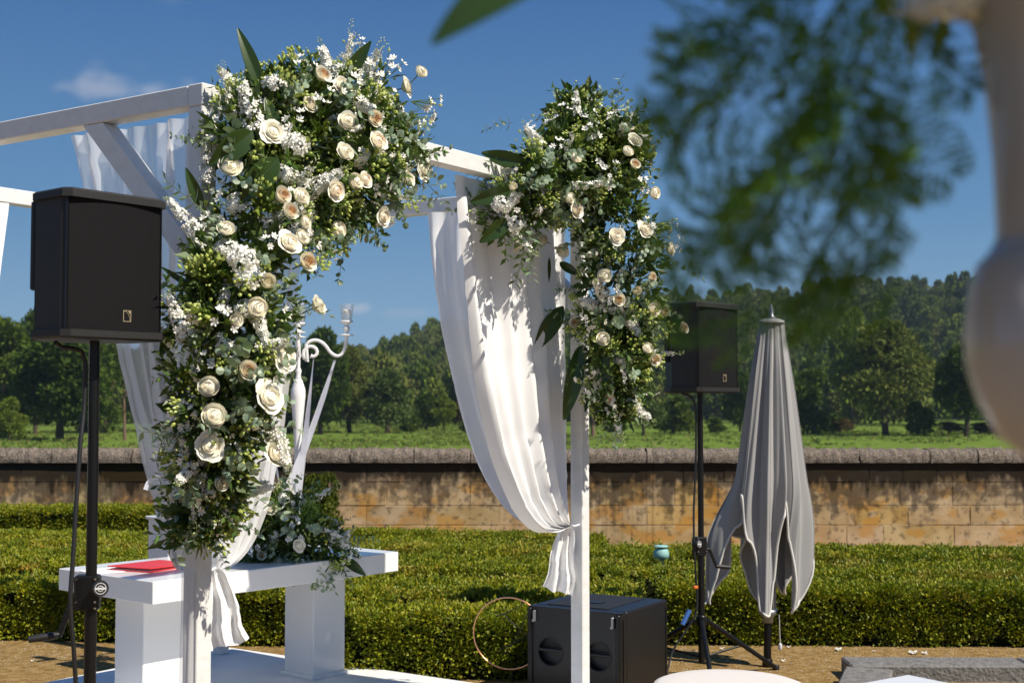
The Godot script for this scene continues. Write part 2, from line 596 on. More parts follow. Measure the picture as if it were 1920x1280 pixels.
func wall() -> void:
	var o := thing("garden_wall", "long weathered sandstone garden wall with black crust under a rough coping", "wall", plan(0, WALL))
	var half := 11.0
	var top := 1.06
	var base := 0.02
	part(o, "wall_core", boxed(Vector3(half * 2 + 0.2, top - 0.004, 0.36), 0.01, Transform3D(Basis.IDENTITY, Vector3(0, top / 2, -0.165))), M.wall_joint)
	var bed := MB.new()
	bed.col = Color(0.95, 0.95, 0.95)
	for i in 22:
		var q := []
		for e in [[i, 0.0], [i, top - 0.006], [i + 1, top - 0.006], [i + 1, 0.0]]:
			q.append(Vector3(-half + half * 2.0 * e[0] / 22.0, e[1], 0.0235))
		var t := []
		for e in q: t.append(Vector2(0.5 + e.x / (half * 2.3), clampf((top - e.y) / (top + 0.04), 0.01, 0.99)))
		bed.tri_uv(q[0], q[1], q[2], t[0], t[1], t[2])
		bed.tri_uv(q[0], q[2], q[3], t[0], t[2], t[3])
	part(o, "mortar_bed", bed.mesh(), M.wall_stone)
	var y := base
	var courses := [0.27, 0.24, 0.29, 0.24]
	for ci in courses.size():
		var ch: float = courses[ci]
		var x := -half + rng.randf_range(-0.3, 0.0)
		while x < half:
			var bw := rng.randf_range(0.38, 1.05)
			var h := ch - 0.008
			var out := rng.randf_range(0.005, 0.010)
			var mb := MB.new()
			var k := rng.randf_range(0.92, 1.06)
			mb.col = Color(k * rng.randf_range(0.97, 1.05), k, k * rng.randf_range(0.86, 1.05))
			if rng.randf() < 0.12:
				mb.col = Color(k * 1.03, k * 0.88, k * 0.62)
			elif rng.randf() < 0.15:
				mb.col = Color(k * 0.86, k * 0.87, k * 0.90)
			stone(mb, x + 0.002, x + bw - 0.002, y + 0.002, y + h + 0.003, out, half, top)
			part(o, "stone_block", mb.mesh(), M.wall_stone, Transform3D(Basis.IDENTITY, Vector3(0, 0, 0.02)))
			x += bw
		y += ch
	# coping stones with broken, pitted faces
	var cx := -half
	while cx < half:
		var cw := rng.randf_range(0.45, 1.0)
		part(o, "coping_stone", coping(cw - 0.012), M.coping_stone, Transform3D(Basis(Vector3.UP, rng.randf_range(-0.008, 0.008)), Vector3(cx + cw / 2, top, -0.14 + rng.randf_range(-0.006, 0.006))))
		cx += cw

func stone(mb: MB, x0: float, x1: float, y0: float, y1: float, out: float, half: float, top: float) -> void:
	# a block whose face is slightly uneven; its edges slope into the joint
	var e := 0.006
	var cols := 4
	var rows := 3
	var face := []
	for r in rows:
		var line := []
		for k in cols:
			var x := lerpf(x0 + e, x1 - e, float(k) / (cols - 1))
			var yy := lerpf(y0 + e, y1 - e, float(r) / (rows - 1))
			line.append(Vector3(x, yy, out + rng.randf_range(-0.003, 0.003)))
		face.append(line)
	var t := func(q: Vector3) -> Vector2: return Vector2(0.5 + q.x / (half * 2.3), clampf((top - q.y) / (top + 0.04), 0.01, 0.99))
	var add := func(a: Vector3, bb: Vector3, c: Vector3) -> void: mb.tri_uv(a, bb, c, t.call(a), t.call(bb), t.call(c))
	for r in rows - 1:
		for k in cols - 1:
			var a: Vector3 = face[r][k]
			var c: Vector3 = face[r + 1][k + 1]
			add.call(a, face[r + 1][k], c)
			add.call(a, c, face[r][k + 1])
	var q := [Vector3(x0, y0, -0.01), Vector3(x1, y0, -0.01), Vector3(x1, y1, -0.01), Vector3(x0, y1, -0.01)]
	var f := [face[0][0], face[0][cols - 1], face[rows - 1][cols - 1], face[rows - 1][0]]
	for i in 4:
		var j := (i + 1) % 4
		add.call(q[i], f[i], f[j])
		add.call(q[i], f[j], q[j])

func coping(w: float) -> ArrayMesh:
	var mb := MB.new()
	var prof := [Vector2(0.215, 0.0), Vector2(0.222, 0.03), Vector2(0.218, 0.065), Vector2(0.210, 0.100), Vector2(0.190, 0.135), Vector2(0.145, 0.160), Vector2(0.05, 0.172), Vector2(-0.1, 0.165), Vector2(-0.2, 0.12), Vector2(-0.22, 0.0)]
	var cols := maxi(6, int(w / 0.03))
	var p := PackedVector3Array()
	var s := rng.randf() * 1000.0
	for i in prof.size():
		for k in cols:
			var x := -w / 2 + w * k / (cols - 1)
			var q: Vector2 = prof[i]
			var amp := 0.026 if i > 0 and i < 9 else 0.004
			var nn := noise.get_noise_2d(s + x * 900.0, i * 60.0) + noise.get_noise_2d(s + x * 3000.0, i * 120.0) * 1.3 - maxf(0.0, noise.get_noise_2d(s + x * 2200.0, i * 90.0 + 500.0)) * 1.6
			p.append(Vector3(x, q.y + nn * amp, q.x + nn * amp * 0.8))
	mb.grid(p, prof.size(), cols)
	for e in [0, cols - 1]:
		for i in range(1, prof.size() - 1):
			var a: Vector3 = p[e]
			if e == 0: mb.tri(a, p[i * cols + e], p[(i + 1) * cols + e])
			else: mb.tri(a, p[(i + 1) * cols + e], p[i * cols + e])
	return mb.mesh()

func basin() -> void:
	# grey stone edging of a sunken bed at the right, its corner towards the parasol
	var o := thing("stone_edging", "grey stone edging of a rectangular bed beside the sandy path", "edging", plan(2.2, 8.7))
	var blocks := [[Vector3(0.0, 0, 0), 1.15], [Vector3(1.16, 0, 0.02), 1.15], [Vector3(2.32, 0, 0.04), 1.15]]
	for q in blocks:
		part(o, "edging_slab", boxed(Vector3(q[1], 0.14, 0.30), 0.012, Transform3D(Basis(Vector3.UP, -0.015), q[0] + Vector3(q[1] / 2, 0.035, -0.15))), M.basin_stone)
	part(o, "edging_slab", boxed(Vector3(0.30, 0.14, 1.2), 0.012, Transform3D(Basis(Vector3.UP, -0.33), Vector3(-0.10, 0.033, 0.62))), M.basin_stone)
	part(o, "edging_slab", boxed(Vector3(0.30, 0.14, 1.2), 0.012, Transform3D(Basis(Vector3.UP, -0.33), Vector3(-0.50, 0.033, 1.77))), M.basin_stone)

# ---------------------------------------------------------------- trees
func crown_shape(seed_: int, lobes: int, leaves: int, size: float, tall: float, tint: Color, sparse := 0.0) -> ArrayMesh:
	# leaf clumps through several lobes in a crown one unit high that begins at y 0
	var r := RandomNumberGenerator.new()
	r.seed = seed_
	var keep := rng.state
	rng.seed = seed_
	var mb := MB.new()
	var blobs := []
	for i in lobes:
		var a := r.randf() * TAU
		var yy := pow(r.randf(), 0.8)
		var wide := (sin(pow(yy, 0.75) * PI * 0.88 + 0.25)) * tall
		var rr := r.randf_range(0.35, 1.0) * wide * 0.36
		blobs.append([Vector3(cos(a) * rr, 0.12 + yy * 0.76, sin(a) * rr), r.randf_range(0.10, 0.19) * (1.1 - 0.3 * yy)])
	for i in leaves:
		var bl: Array = blobs[r.randi() % blobs.size()]
		var dir := ball().normalized()
		if dir.y < -0.2 and r.randf() < 0.6: dir.y = -dir.y
		var rad: float = bl[1] * (0.55 + 0.5 * sqrt(r.randf())) * (1.0 + sparse * r.randf())
		var at_: Vector3 = bl[0] + dir * rad * Vector3(1.15, 0.85, 1.15)
		var axis := (dir + ball() * 0.9).normalized()
		var side := axis.cross(ball()).normalized()
		mb.col = shade(tint, 0.28)
		mb.leaf(at_, axis, side, size * r.randf_range(0.6, 1.3), size * r.randf_range(0.5, 0.95), 0.2)
	rng.state = keep
	return mb.mesh()

func trunk_shape(h: float, rad: float, limbs: int, spread: float, seed_: int) -> ArrayMesh:
	var r := RandomNumberGenerator.new()
	r.seed = seed_
	var mb := MB.new()
	var lean := Vector3(r.randf_range(-0.05, 0.05), 1, r.randf_range(-0.05, 0.05)) * h
	mb.tube(PackedVector3Array([Vector3(0, -0.3, 0), Vector3(0, 0.3, 0), lean * 0.4, lean * 0.75, lean]), PackedFloat32Array([rad * 1.5, rad * 1.1, rad * 0.9, rad * 0.55, rad * 0.15]), 8)
	for i in limbs:
		var s := lean * r.randf_range(0.28, 0.7)
		var a := r.randf() * TAU
		var e := s + Vector3(cos(a) * spread, r.randf_range(0.12, 0.4) * h, sin(a) * spread) * r.randf_range(0.5, 0.9)
		mb.tube(PackedVector3Array([s, s.lerp(e, 0.5) - Vector3(0, 0.03 * h, 0), e]), PackedFloat32Array([rad * 0.45, rad * 0.3, rad * 0.08]), 5)
	return mb.mesh()

func meadow_y(d: float) -> float:
	return -2.6 if d < 330.0 else -2.6

# called, label, base column in pixels, depth, top row, width in pixels, crown starts at this share of the height, crown number
func tree(label: String, px: float, depth: float, top: float, width: float, low: float, crown: Mesh, bark := "bark", category := "tree", called := "meadow_tree") -> void:
	var foot := at(px, 755, depth)
	foot.y = -2.65
	var h := EYE + (755.0 - top) / FOCAL * depth - foot.y
	var w := width / FOCAL * depth
	var o := thing(called, label, category, foot, "trees and bushes at the edge of the meadow", Basis(Vector3.UP, rng.randf() * 0.6))
	var ch := h * (1.0 - low)
	part(o, "crown", crown, M.tree_leaf, Transform3D(Basis(Vector3.UP, rng.randf() * TAU).scaled(Vector3(w, ch, w)), Vector3(0, h * low, 0)))
	part(o, "trunk", trunk_shape(h * 0.8, clampf(w * 0.035, 0.06, 0.45), 6, w * 0.28, rng.randi() % 1000), M[bark])

func trees() -> void:
	var dark := Color(0.062, 0.098, 0.018)
	var mid := Color(0.098, 0.140, 0.024)
	var fresh := Color(0.145, 0.190, 0.030)
	var olive := Color(0.150, 0.172, 0.044)
	var k := 7000
	var dense := crown_shape(101, 26, k, 0.050, 1.0, dark)
	var oak := crown_shape(102, 30, k, 0.046, 1.0, olive)
	var round_ := crown_shape(103, 20, k, 0.050, 1.0, mid)
	var willow := crown_shape(104, 24, k, 0.045, 1.0, Color(0.110, 0.150, 0.048))
	var light := crown_shape(105, 16, 4500, 0.060, 1.0, fresh)
	var pine := crown_shape(106, 9, 1500, 0.055, 1.0, dark, 0.6)
	var bush := crown_shape(107, 14, 3500, 0.075, 1.0, mid)
	var dry := crown_shape(108, 14, 3500, 0.070, 1.0, Color(0.135, 0.105, 0.045))
	tree("broad dark tree in the meadow just left of the near speaker pole", 112, 157, 606, 240, 0.10, dense)
	tree("dark tree cut by the left edge of the picture", 4, 166, 596, 190, 0.06, round_)
	tree("tall slim tree rising behind the broad dark tree at left", 66, 186, 566, 110, 0.08, dense)
	tree("dark tree between the near speaker pole and the bare pine", 196, 192, 640, 150, 0.05, round_)
	tree("sparse pine with a bare reddish trunk right of the near speaker pole", 234, 158, 648, 85, 0.38, pine, "pale_bark")
	tree("fresh green bush under the broad dark tree at far left", 18, 150, 742, 70, 0.0, light, "bark", "bush", "meadow_bush")
	tree("dark tree seen through the sheer curtain beside the big arrangement", 290, 205, 628, 150, 0.05, dense)
	tree("round tree hidden mostly behind the big flower arrangement", 400, 200, 640, 150, 0.05, round_)
	tree("tree behind the curtain left of the candelabra", 505, 205, 630, 130, 0.05, oak)
	tree("tall dark tree directly behind the candelabra arm", 600, 190, 606, 130, 0.03, dense)
	tree("olive tree right of the candelabra with a dark base", 655, 200, 640, 120, 0.03, oak)
	tree("round pale willow standing alone in the meadow middle", 727, 196, 690, 135, 0.02, willow)
	tree("small dark tree right of the round willow", 800, 215, 735, 75, 0.02, dense)
	tree("small fresh green tree beside the white curtain of the far post", 832, 214, 738, 60, 0.02, light)
	tree("tree with brownish leaves at the curtain's free edge", 862, 216, 752, 45, 0.05, dry)
	tree("dark tree half covered by the free edge of the far curtain", 905, 190, 690, 90, 0.02, dense)
	tree("tree hidden behind the far curtain", 985, 210, 650, 150, 0.05, round_)
	tree("tree with a thick reddish trunk behind the far post", 1112, 172, 640, 110, 0.25, oak, "pale_bark")
	tree("small rounded bush on a thin pale stem beside the far arrangement", 1206, 178, 732, 85, 0.14, willow, "pale_bark")
	tree("bushy thicket behind the hanging end of the far arrangement", 1262, 190, 736, 90, 0.0, bush, "bark", "bush", "meadow_bush")
	tree("bright green shrub left of the far speaker stand", 1292, 186, 768, 40, 0.0, light, "bark", "bush", "meadow_bush")
	tree("dark tree between the far speaker and the closed parasol", 1388, 205, 690, 70, 0.04, dense)
	tree("mid green tree just right of the closed parasol", 1524, 190, 690, 120, 0.03, round_)
	tree("largest oak in the meadow, right of the parasol", 1660, 182, 590, 215, 0.09, oak)
	tree("leafy sucker bush at the foot of the largest oak", 1722, 180, 748, 70, 0.0, bush, "bark", "bush", "meadow_bush")
	tree("dark tree beside the pale stand at the right edge", 1812, 176, 640, 130, 0.16, dense)
	tree("tree behind the pale stand at the right edge", 1905, 190, 610, 150, 0.1, oak)
	tree("yellowish treetop above the largest oak", 1600, 262, 572, 110, 0.0, light)
	for q in [[1480, 752, 60], [1560, 772, 50], [1575, 782, 60], [1780, 790, 70], [1340, 780, 50], [1000, 775, 60], [880, 782, 60], [770, 775, 50], [540, 770, 80], [1150, 778, 60], [1430, 770, 50], [1860, 786, 90], [330, 780, 80], [160, 785, 60]]:
		var place := {1480: "left of the parasol top", 1560: "right of the parasol, nearer one", 1575: "with russet leaves left of the largest oak", 1780: "under the two right hand trees", 1340: "behind the far speaker pole", 1000: "behind the far curtain", 880: "at the free edge of the far curtain", 770: "right of the round willow", 540: "behind the candelabra stem", 1150: "below the far arrangement", 1430: "behind the closed parasol", 1860: "beside the pale stand", 330: "behind the big arrangement", 160: "behind the near speaker pole"}
		tree("low meadow bush " + place[q[0]], q[0], 196, q[1], q[2], 0.0, dry if q[0] in [1575, 1780] else bush, "bark", "bush", "meadow_bush")
	# the wooded hillside reads as one mass
	var shapes := [crown_shape(201, 12, 900, 0.11, 1.0, mid), crown_shape(202, 14, 900, 0.11, 1.0, Color(0.10, 0.145, 0.03)), crown_shape(203, 12, 900, 0.11, 1.0, olive), crown_shape(204, 12, 900, 0.11, 1.0, Color(0.155, 0.195, 0.035))]
	var spots := [[], [], [], []]
	var d := 262.0
	while d < 740.0:
		var reach := d * 0.5
		var step := 6.2 + d * 0.004
		var x := -reach
		while x < reach:
			var xx := x + rng.randf_range(-2.5, 2.5)
			var dd := d + rng.randf_range(-4, 4)
			var open := dd < 330 and noise.get_noise_2d(xx * 1.4, dd * 1.4) < 0.0
			if not open:
				var h := rng.randf_range(7.0, 17.0)
				var w := rng.randf_range(5.0, 11.5)
				spots[rng.randi() % 4].append(Transform3D(Basis(Vector3.UP, rng.randf() * TAU).scaled(Vector3(w, h, w)), plan(xx, dd, hill_height(xx, dd) - 0.8)))
			x += step
		d += 7.0 + d * 0.006
	var o := Node3D.new()
	o.name = "hillside_forest"
	o.set_meta("kind", "stuff")
	o.set_meta("label", "dense dark green wood covering the hill behind the meadow")
	o.set_meta("category", "forest")
	add_child(o)
	for i in 4:
		copies(o, "tree_crowns", shapes[i], M.far_leaf, spots[i])

# ---------------------------------------------------------------- hedges
func hedge_clump(seed_: int, tint: Color) -> ArrayMesh:
	rng.seed = seed_
	var mb := MB.new()
	for i in 34:
		var dir := ball()
		dir.y = absf(dir.y) * 0.8
		var q := dir * 0.065
		var axis := (dir.normalized() + Vector3(0, 0.5, 0) + ball() * 0.8).normalized()
		var side := axis.cross(ball()).normalized()
		mb.col = shade(tint if rng.randf() > 0.12 else tint * Color(1.5, 1.1, 0.9), 0.3)
		var l := rng.randf_range(0.020, 0.034)
		mb.leaf(q, axis, side, l, l * 0.62, 0.2)
	return mb.mesh()

# a clipped row between plan points (x, depth); width across, height
func hedge(label: String, a: Vector2, b: Vector2, width: float, height: float, bow := 0.0, front := true) -> void:
	var mid := (a + b) / 2
	var o := thing("box_hedge", label, "hedge", plan(mid.x, mid.y), "clipped box hedges of the parterre")
	var along := (b - a).normalized()
	var across := Vector2(-along.y, along.x)
	var length := a.distance_to(b)
	var n := int(length / 0.3) + 2
	var place := func(s: float, w: float) -> Vector2:
		var q := a + along * s + across * (w + bow * sin(s / length * PI))
		return q - mid
	# the twiggy inside
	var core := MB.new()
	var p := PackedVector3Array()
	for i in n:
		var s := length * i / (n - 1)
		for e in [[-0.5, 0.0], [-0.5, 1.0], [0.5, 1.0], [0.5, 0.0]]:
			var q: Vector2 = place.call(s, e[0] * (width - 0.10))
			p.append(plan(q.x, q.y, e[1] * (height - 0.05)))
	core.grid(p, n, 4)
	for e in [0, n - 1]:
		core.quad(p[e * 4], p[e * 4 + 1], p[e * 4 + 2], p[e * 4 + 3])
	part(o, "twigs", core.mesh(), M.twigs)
	var spots := [[], [], []]
	var wave := rng.randf() * 100.0
	var top_n := int(length * width * 420.0)
	for i in top_n:
		var s := rng.randf() * length
		var w := rng.randf_range(-0.5, 0.5) * width
		var q: Vector2 = place.call(s, w)
		var y := height - 0.045 + noise.get_noise_2d(s * 60.0 + wave, w * 60.0) * 0.05 - pow(absf(w) / (width * 0.5), 4.0) * 0.05
		var tip := Vector3(rng.randf_range(-0.35, 0.35), 1, rng.randf_range(-0.35, 0.35))
		spots[2 if noise.get_noise_2d(q.x * 90.0 + mid.x * 90.0, q.y * 90.0 + mid.y * 90.0) > 0.22 and rng.randf() < 0.6 else i % 2].append(Transform3D(turned(tip, rng.randf() * TAU, rng.randf_range(0.75, 1.25)), plan(q.x, q.y, y)))
	var side_n := int(length * height * 460.0)
	for sd in [-0.5, 0.5]:
		var out3 := Vector3(across.x * signf(sd), 0, -across.y * signf(sd))
		var seen: bool = front or sd > 0
		if not seen: continue
		for i in side_n:
			var s := rng.randf() * length
			var y := rng.randf_range(0.03, height - 0.02)
			var q: Vector2 = place.call(s, sd * (width - 0.07) + noise.get_noise_2d(s * 60.0, y * 60.0 + wave) * 0.05)
			spots[i % 2].append(Transform3D(turned(out3 + Vector3(rng.randf_range(-0.4, 0.4), rng.randf_range(-0.1, 0.7), rng.randf_range(-0.4, 0.4)), rng.randf() * TAU, rng.randf_range(0.75, 1.25)), plan(q.x, q.y, y)))
	for e in [0.0, length]:
		var out3 := Vector3(along.x, 0, -along.y) * (1.0 if e > 0 else -1.0)
		for i in int(width * height * 460.0):
			var y := rng.randf_range(0.03, height - 0.02)
			var q: Vector2 = place.call(absf(e - 0.03), rng.randf_range(-0.5, 0.5) * width)
			spots[i % 2].append(Transform3D(turned(out3 + ball() * 0.5, rng.randf() * TAU, rng.randf_range(0.75, 1.25)), plan(q.x, q.y, y)))
	for i in 3:
		if spots[i].is_empty(): continue
		copies(o, "leaves", G.hedge_clump[i], M.hedge_leaf, spots[i])

func hedges() -> void:
	G.hedge_clump = [hedge_clump(301, Color(0.255, 0.270, 0.008)), hedge_clump(302, Color(0.165, 0.205, 0.008)), hedge_clump(303, Color(0.30, 0.26, 0.03))]
	rng.seed = 77
	# right block
	hedge("front hedge of the right block, along the sandy path below the parasol", Vector2(1.15, 10.27), Vector2(6.2, 10.05), 0.5, 0.42)
	var dd := 10.98
	for i in 4:
		var words: String = ["second", "third", "fourth", "fifth"][i]
		hedge("%s hedge row counted back from the path in the right block" % words, Vector2(1.05 - 0.05 * i, dd + 0.06 * i), Vector2(6.4, dd - 0.18 - 0.10 * i), 0.42, 0.42 - 0.025 * (i % 2), 0.0, false)
		dd += 0.68
	# middle block, nearer to the stage
	hedge("hedge nearest to the camera, between the white table and the black subwoofer", Vector2(-1.16, 9.0), Vector2(0.80, 8.98), 0.5, 0.42)
	dd = 9.72
	for i in 7:
		var words: String = ["second", "third", "fourth", "fifth", "sixth", "seventh", "last"][i]
		hedge("%s hedge row counted back from the stage in the middle block" % words, Vector2(-1.3 - 0.14 * i, dd + 0.16 + 0.05 * i), Vector2(0.92, dd - 0.06), 0.42, 0.42 - 0.025 * (i % 2), 0.12, false)
		dd += 0.70
	# left block
	hedge("front hedge of the left block, behind the crank of the near speaker stand", Vector2(-6.0, 10.75), Vector2(-1.42, 10.15), 0.5, 0.42)
	dd = 11.55
	for i in 5:
		var words: String = ["second", "third", "fourth", "fifth", "sixth"][i]
		hedge("%s hedge row counted back from the stage in the left block" % words, Vector2(-6.6 - 0.5 * i, dd + 0.25), Vector2(-1.62 - 0.2 * i, dd - 0.2), 0.46, 0.42 if i < 4 else 0.36, 0.1, false)
		dd += 0.78
	hedge("farthest hedge row of the left block, along the wall", Vector2(-8.0, 16.0), Vector2(-2.2, 15.8), 0.5, 0.56)
	# a pointed shrub in front of the wall
	var foot := plan((604.0 - 960.0) / FOCAL * 15.4, 15.4)
	var o := thing("conical_shrub", "upright yellow green shrub in front of the wall behind the table flowers", "shrub", foot)
	part(o, "crown", crown_shape(111, 14, 3500, 0.05, 0.8, Color(0.085, 0.11, 0.02)), M.tree_leaf, Transform3D(Basis.IDENTITY.scaled(Vector3(0.75, 1.15, 0.75)), Vector3(0, 0.02, 0)))
	part(o, "stem", trunk_shape(0.8, 0.03, 4, 0.15, 5), M.bark)

# ---------------------------------------------------------------- pergola
const P1 := Vector2(-1.23, 5.25)
const DIR_B := Vector2(0.56, 0.8285)    # from the near post to the right hand post
const DIR_A := Vector2(-0.8285, 0.56)   # from the near post to the left hand post
const SPAN := 2.89
const STAGE := 0.075
const TOP := 3.06

func corner(i: int) -> Vector2:
	return [P1, P1 + DIR_B * SPAN, P1 + (DIR_A + DIR_B) * SPAN, P1 + DIR_A * SPAN][i]

func v3(q: Vector2, y: float) -> Vector3:
	return Vector3(q.x, y, -q.y)

func pergola_basis() -> Basis:
	# x along B, z along -A (towards the right front)
	var x := Vector3(DIR_B.x, 0, -DIR_B.y)
	return Basis(x, Vector3.UP, x.cross(Vector3.UP))

func pergola() -> void:
	var ba := pergola_basis()
	var centre := P1 + (DIR_A + DIR_B) * SPAN / 2
	var st := boxed(Vector3(SPAN + 0.42, STAGE, SPAN + 0.42), 0.006)
	solo("stage_floor", st, M.stage_cover, "low white covered stage floor under the pergola", "stage", Transform3D(ba, v3(centre, STAGE / 2)))
	var o := thing("pergola", "white painted wooden pergola frame with four posts and diagonal braces", "pergola", v3(centre, STAGE), "", ba)
	var hh := SPAN / 2
	var w := 0.079
	var bh := 0.088
	var y_top := TOP - STAGE
	var post := boxed(Vector3(w, y_top - bh - 0.002, w), 0.004)
	var long_ := boxed(Vector3(SPAN + w + 0.004, bh, w + 0.004), 0.004)
	var short_ := boxed(Vector3(w + 0.002, bh - 0.004, SPAN - w - 0.008), 0.004)
	for sx in [-1, 1]:
		for sz in [-1, 1]:
			part(o, "post", post, M.white_paint, Transform3D(Basis.IDENTITY, Vector3(sx * hh, (y_top - bh) / 2, sz * hh)))
	for s in [-1, 1]:
		part(o, "beam", long_, M.white_paint, Transform3D(Basis.IDENTITY, Vector3(0, y_top - bh / 2, s * hh)))
		part(o, "beam", short_, M.white_paint, Transform3D(Basis.IDENTITY, Vector3(s * hh, y_top - bh / 2, 0)))
	# a brace from each post to the beam of its A side
	var reach := 0.52
	for sx in [-1, 1]:
		for sz in [-1, 1]:
			var mb := MB.new()
			var t := 0.038
			var zf := -float(sz)
			# profile in the plane z-y: ends cut flush with the post and the underside of the beam
			var q := [Vector2(w / 2 + 0.001, -reach - 0.125), Vector2(w / 2 + 0.001, -reach), Vector2(w / 2 + reach, -0.001), Vector2(w / 2 + reach + 0.125, -0.001)]
			var f := []
			for xx in [-t, t]:
				var line := []
				for e in q:
					line.append(Vector3(sx * hh + xx, y_top - bh + e.y, sz * hh + zf * e.x))
				f.append(line)
			mb.quad(f[0][0], f[0][1], f[0][2], f[0][3])
			mb.quad(f[1][3], f[1][2], f[1][1], f[1][0])
			for i in 4:
				mb.quad(f[0][i], f[1][i], f[1][(i + 1) % 4], f[0][(i + 1) % 4])
			part(o, "brace", mb.mesh(), M.white_paint)

# ---------------------------------------------------------------- curtains
# hangs below a beam from top0 (at the post) to top1 (free end), and is gathered at tie
func curtain(label: String, top0: Vector3, top1: Vector3, tie: Vector3, folds: int, seed_: int, sag: float, mt: Material, tail := 0.0, tail_dir := Vector3.ZERO, pull := 0.06, belly := 0.62) -> Node3D:
	rng.seed = seed_
	var o := thing("curtain", label, "curtain", Vector3(tie.x, tie.y, tie.z), "white curtains of the pergola")
	var rows := 44
	var cols := folds * 8 + 1
	var p := PackedVector3Array()
	var flat := (top1 - top0)
	var width := flat.length()
	var side := Vector3(flat.x, 0, flat.z).normalized()
	var out := Vector3(-side.z, 0, side.x)
	var ph := []
	var am := []
	for k in folds + 2:
		ph.append(rng.randf_range(-0.9, 0.9))
		am.append(rng.randf_range(0.25, 1.7))
	var drop := top0.y - tie.y
	for r in rows:
		var v := float(r) / (rows - 1)
		for k in cols:
			var u := float(k) / (cols - 1)
			var a := top0.lerp(top1, u)
			var foot := tie + side * (0.012 + 0.03 * u)
			var c1 := a + Vector3(0, -drop * 0.50, 0) - side * width * u * pull
			var c2 := tie + side * width * u * belly + Vector3(0, 0.10 - sag * u, 0)
			var w := 1.0 - v
			var q := a * w * w * w + c1 * 3.0 * w * w * v + c2 * 3.0 * w * v * v + foot * v * v * v
			var fi := clampf(u + 0.05 * noise.get_noise_2d(u * 90.0 + seed_ * 17, v * 40.0) * sin(u * PI), 0.0, 1.0) * folds
			var i := int(fi)
			var amp: float = lerpf(am[i], am[i + 1], fi - i)
			var sw: float = sin(fi * TAU + lerpf(ph[i], ph[i + 1], fi - i) + 0.8 * sin(v * 3.0 + u * 5.0)) * amp
			var deep := (0.024 + 0.020 * v) * (1.0 - v * v * 0.35)
			if v < 0.03: deep *= 0.6
			q += out * (sw * deep + noise.get_noise_2d(u * 220.0 + seed_ * 31, v * 160.0) * 0.05 * (1.0 - v))
			q += side * cos(fi * TAU * 0.5 + v * 2.0) * 0.008 * (1.0 - v)
			# creases from the packing
			for cr in [0.20, 0.36, 0.52, 0.70]:
				q += out * 0.007 * exp(-pow((v - cr - 0.01 * sin(u * 7.0)) * 80.0, 2.0))
			p.append(q - tie)
	var mb := MB.new()
	mb.grid(p, rows, cols, false, width, 2.0)
	part(o, "cloth", mb.mesh(), mt)
	if tail > 0.0:
		mb = MB.new()
		p = PackedVector3Array()
		var tc := 26
		var td := Vector3(tail_dir.x, 0, tail_dir.z).normalized()
		var tn := Vector3(-td.z, 0, td.x)
		for r in 16:
			var v := r / 15.0
			for k in tc:
				var u := float(k) / (tc - 1) - 0.5
				var wide := 0.06 + 0.11 * sqrt(v)
				var q := td * (u * wide + 0.05 * v + 0.02) + Vector3(0, -tail * v * (1.0 - 0.16 * u) - 0.035 * noise.get_noise_1d(u * 120.0 + seed_ * 5) * v, 0)
				q += tn * (sin(u * 17.0 + v * 1.5 + 2.0 * noise.get_noise_1d(u * 150.0 + seed_ * 9)) * 0.020 + noise.get_noise_2d(u * 130.0, v * 60.0 + seed_ * 50) * 0.05) * (0.35 + v)
				q += td * noise.get_noise_2d(v * 140.0, u * 40.0 + seed_) * 0.035 * v
				p.append(q)
		mb.grid(p, 16, tc, false, 0.4, 0.4)
		part(o, "tail", mb.mesh(), M.sheer_cloth)
	return o

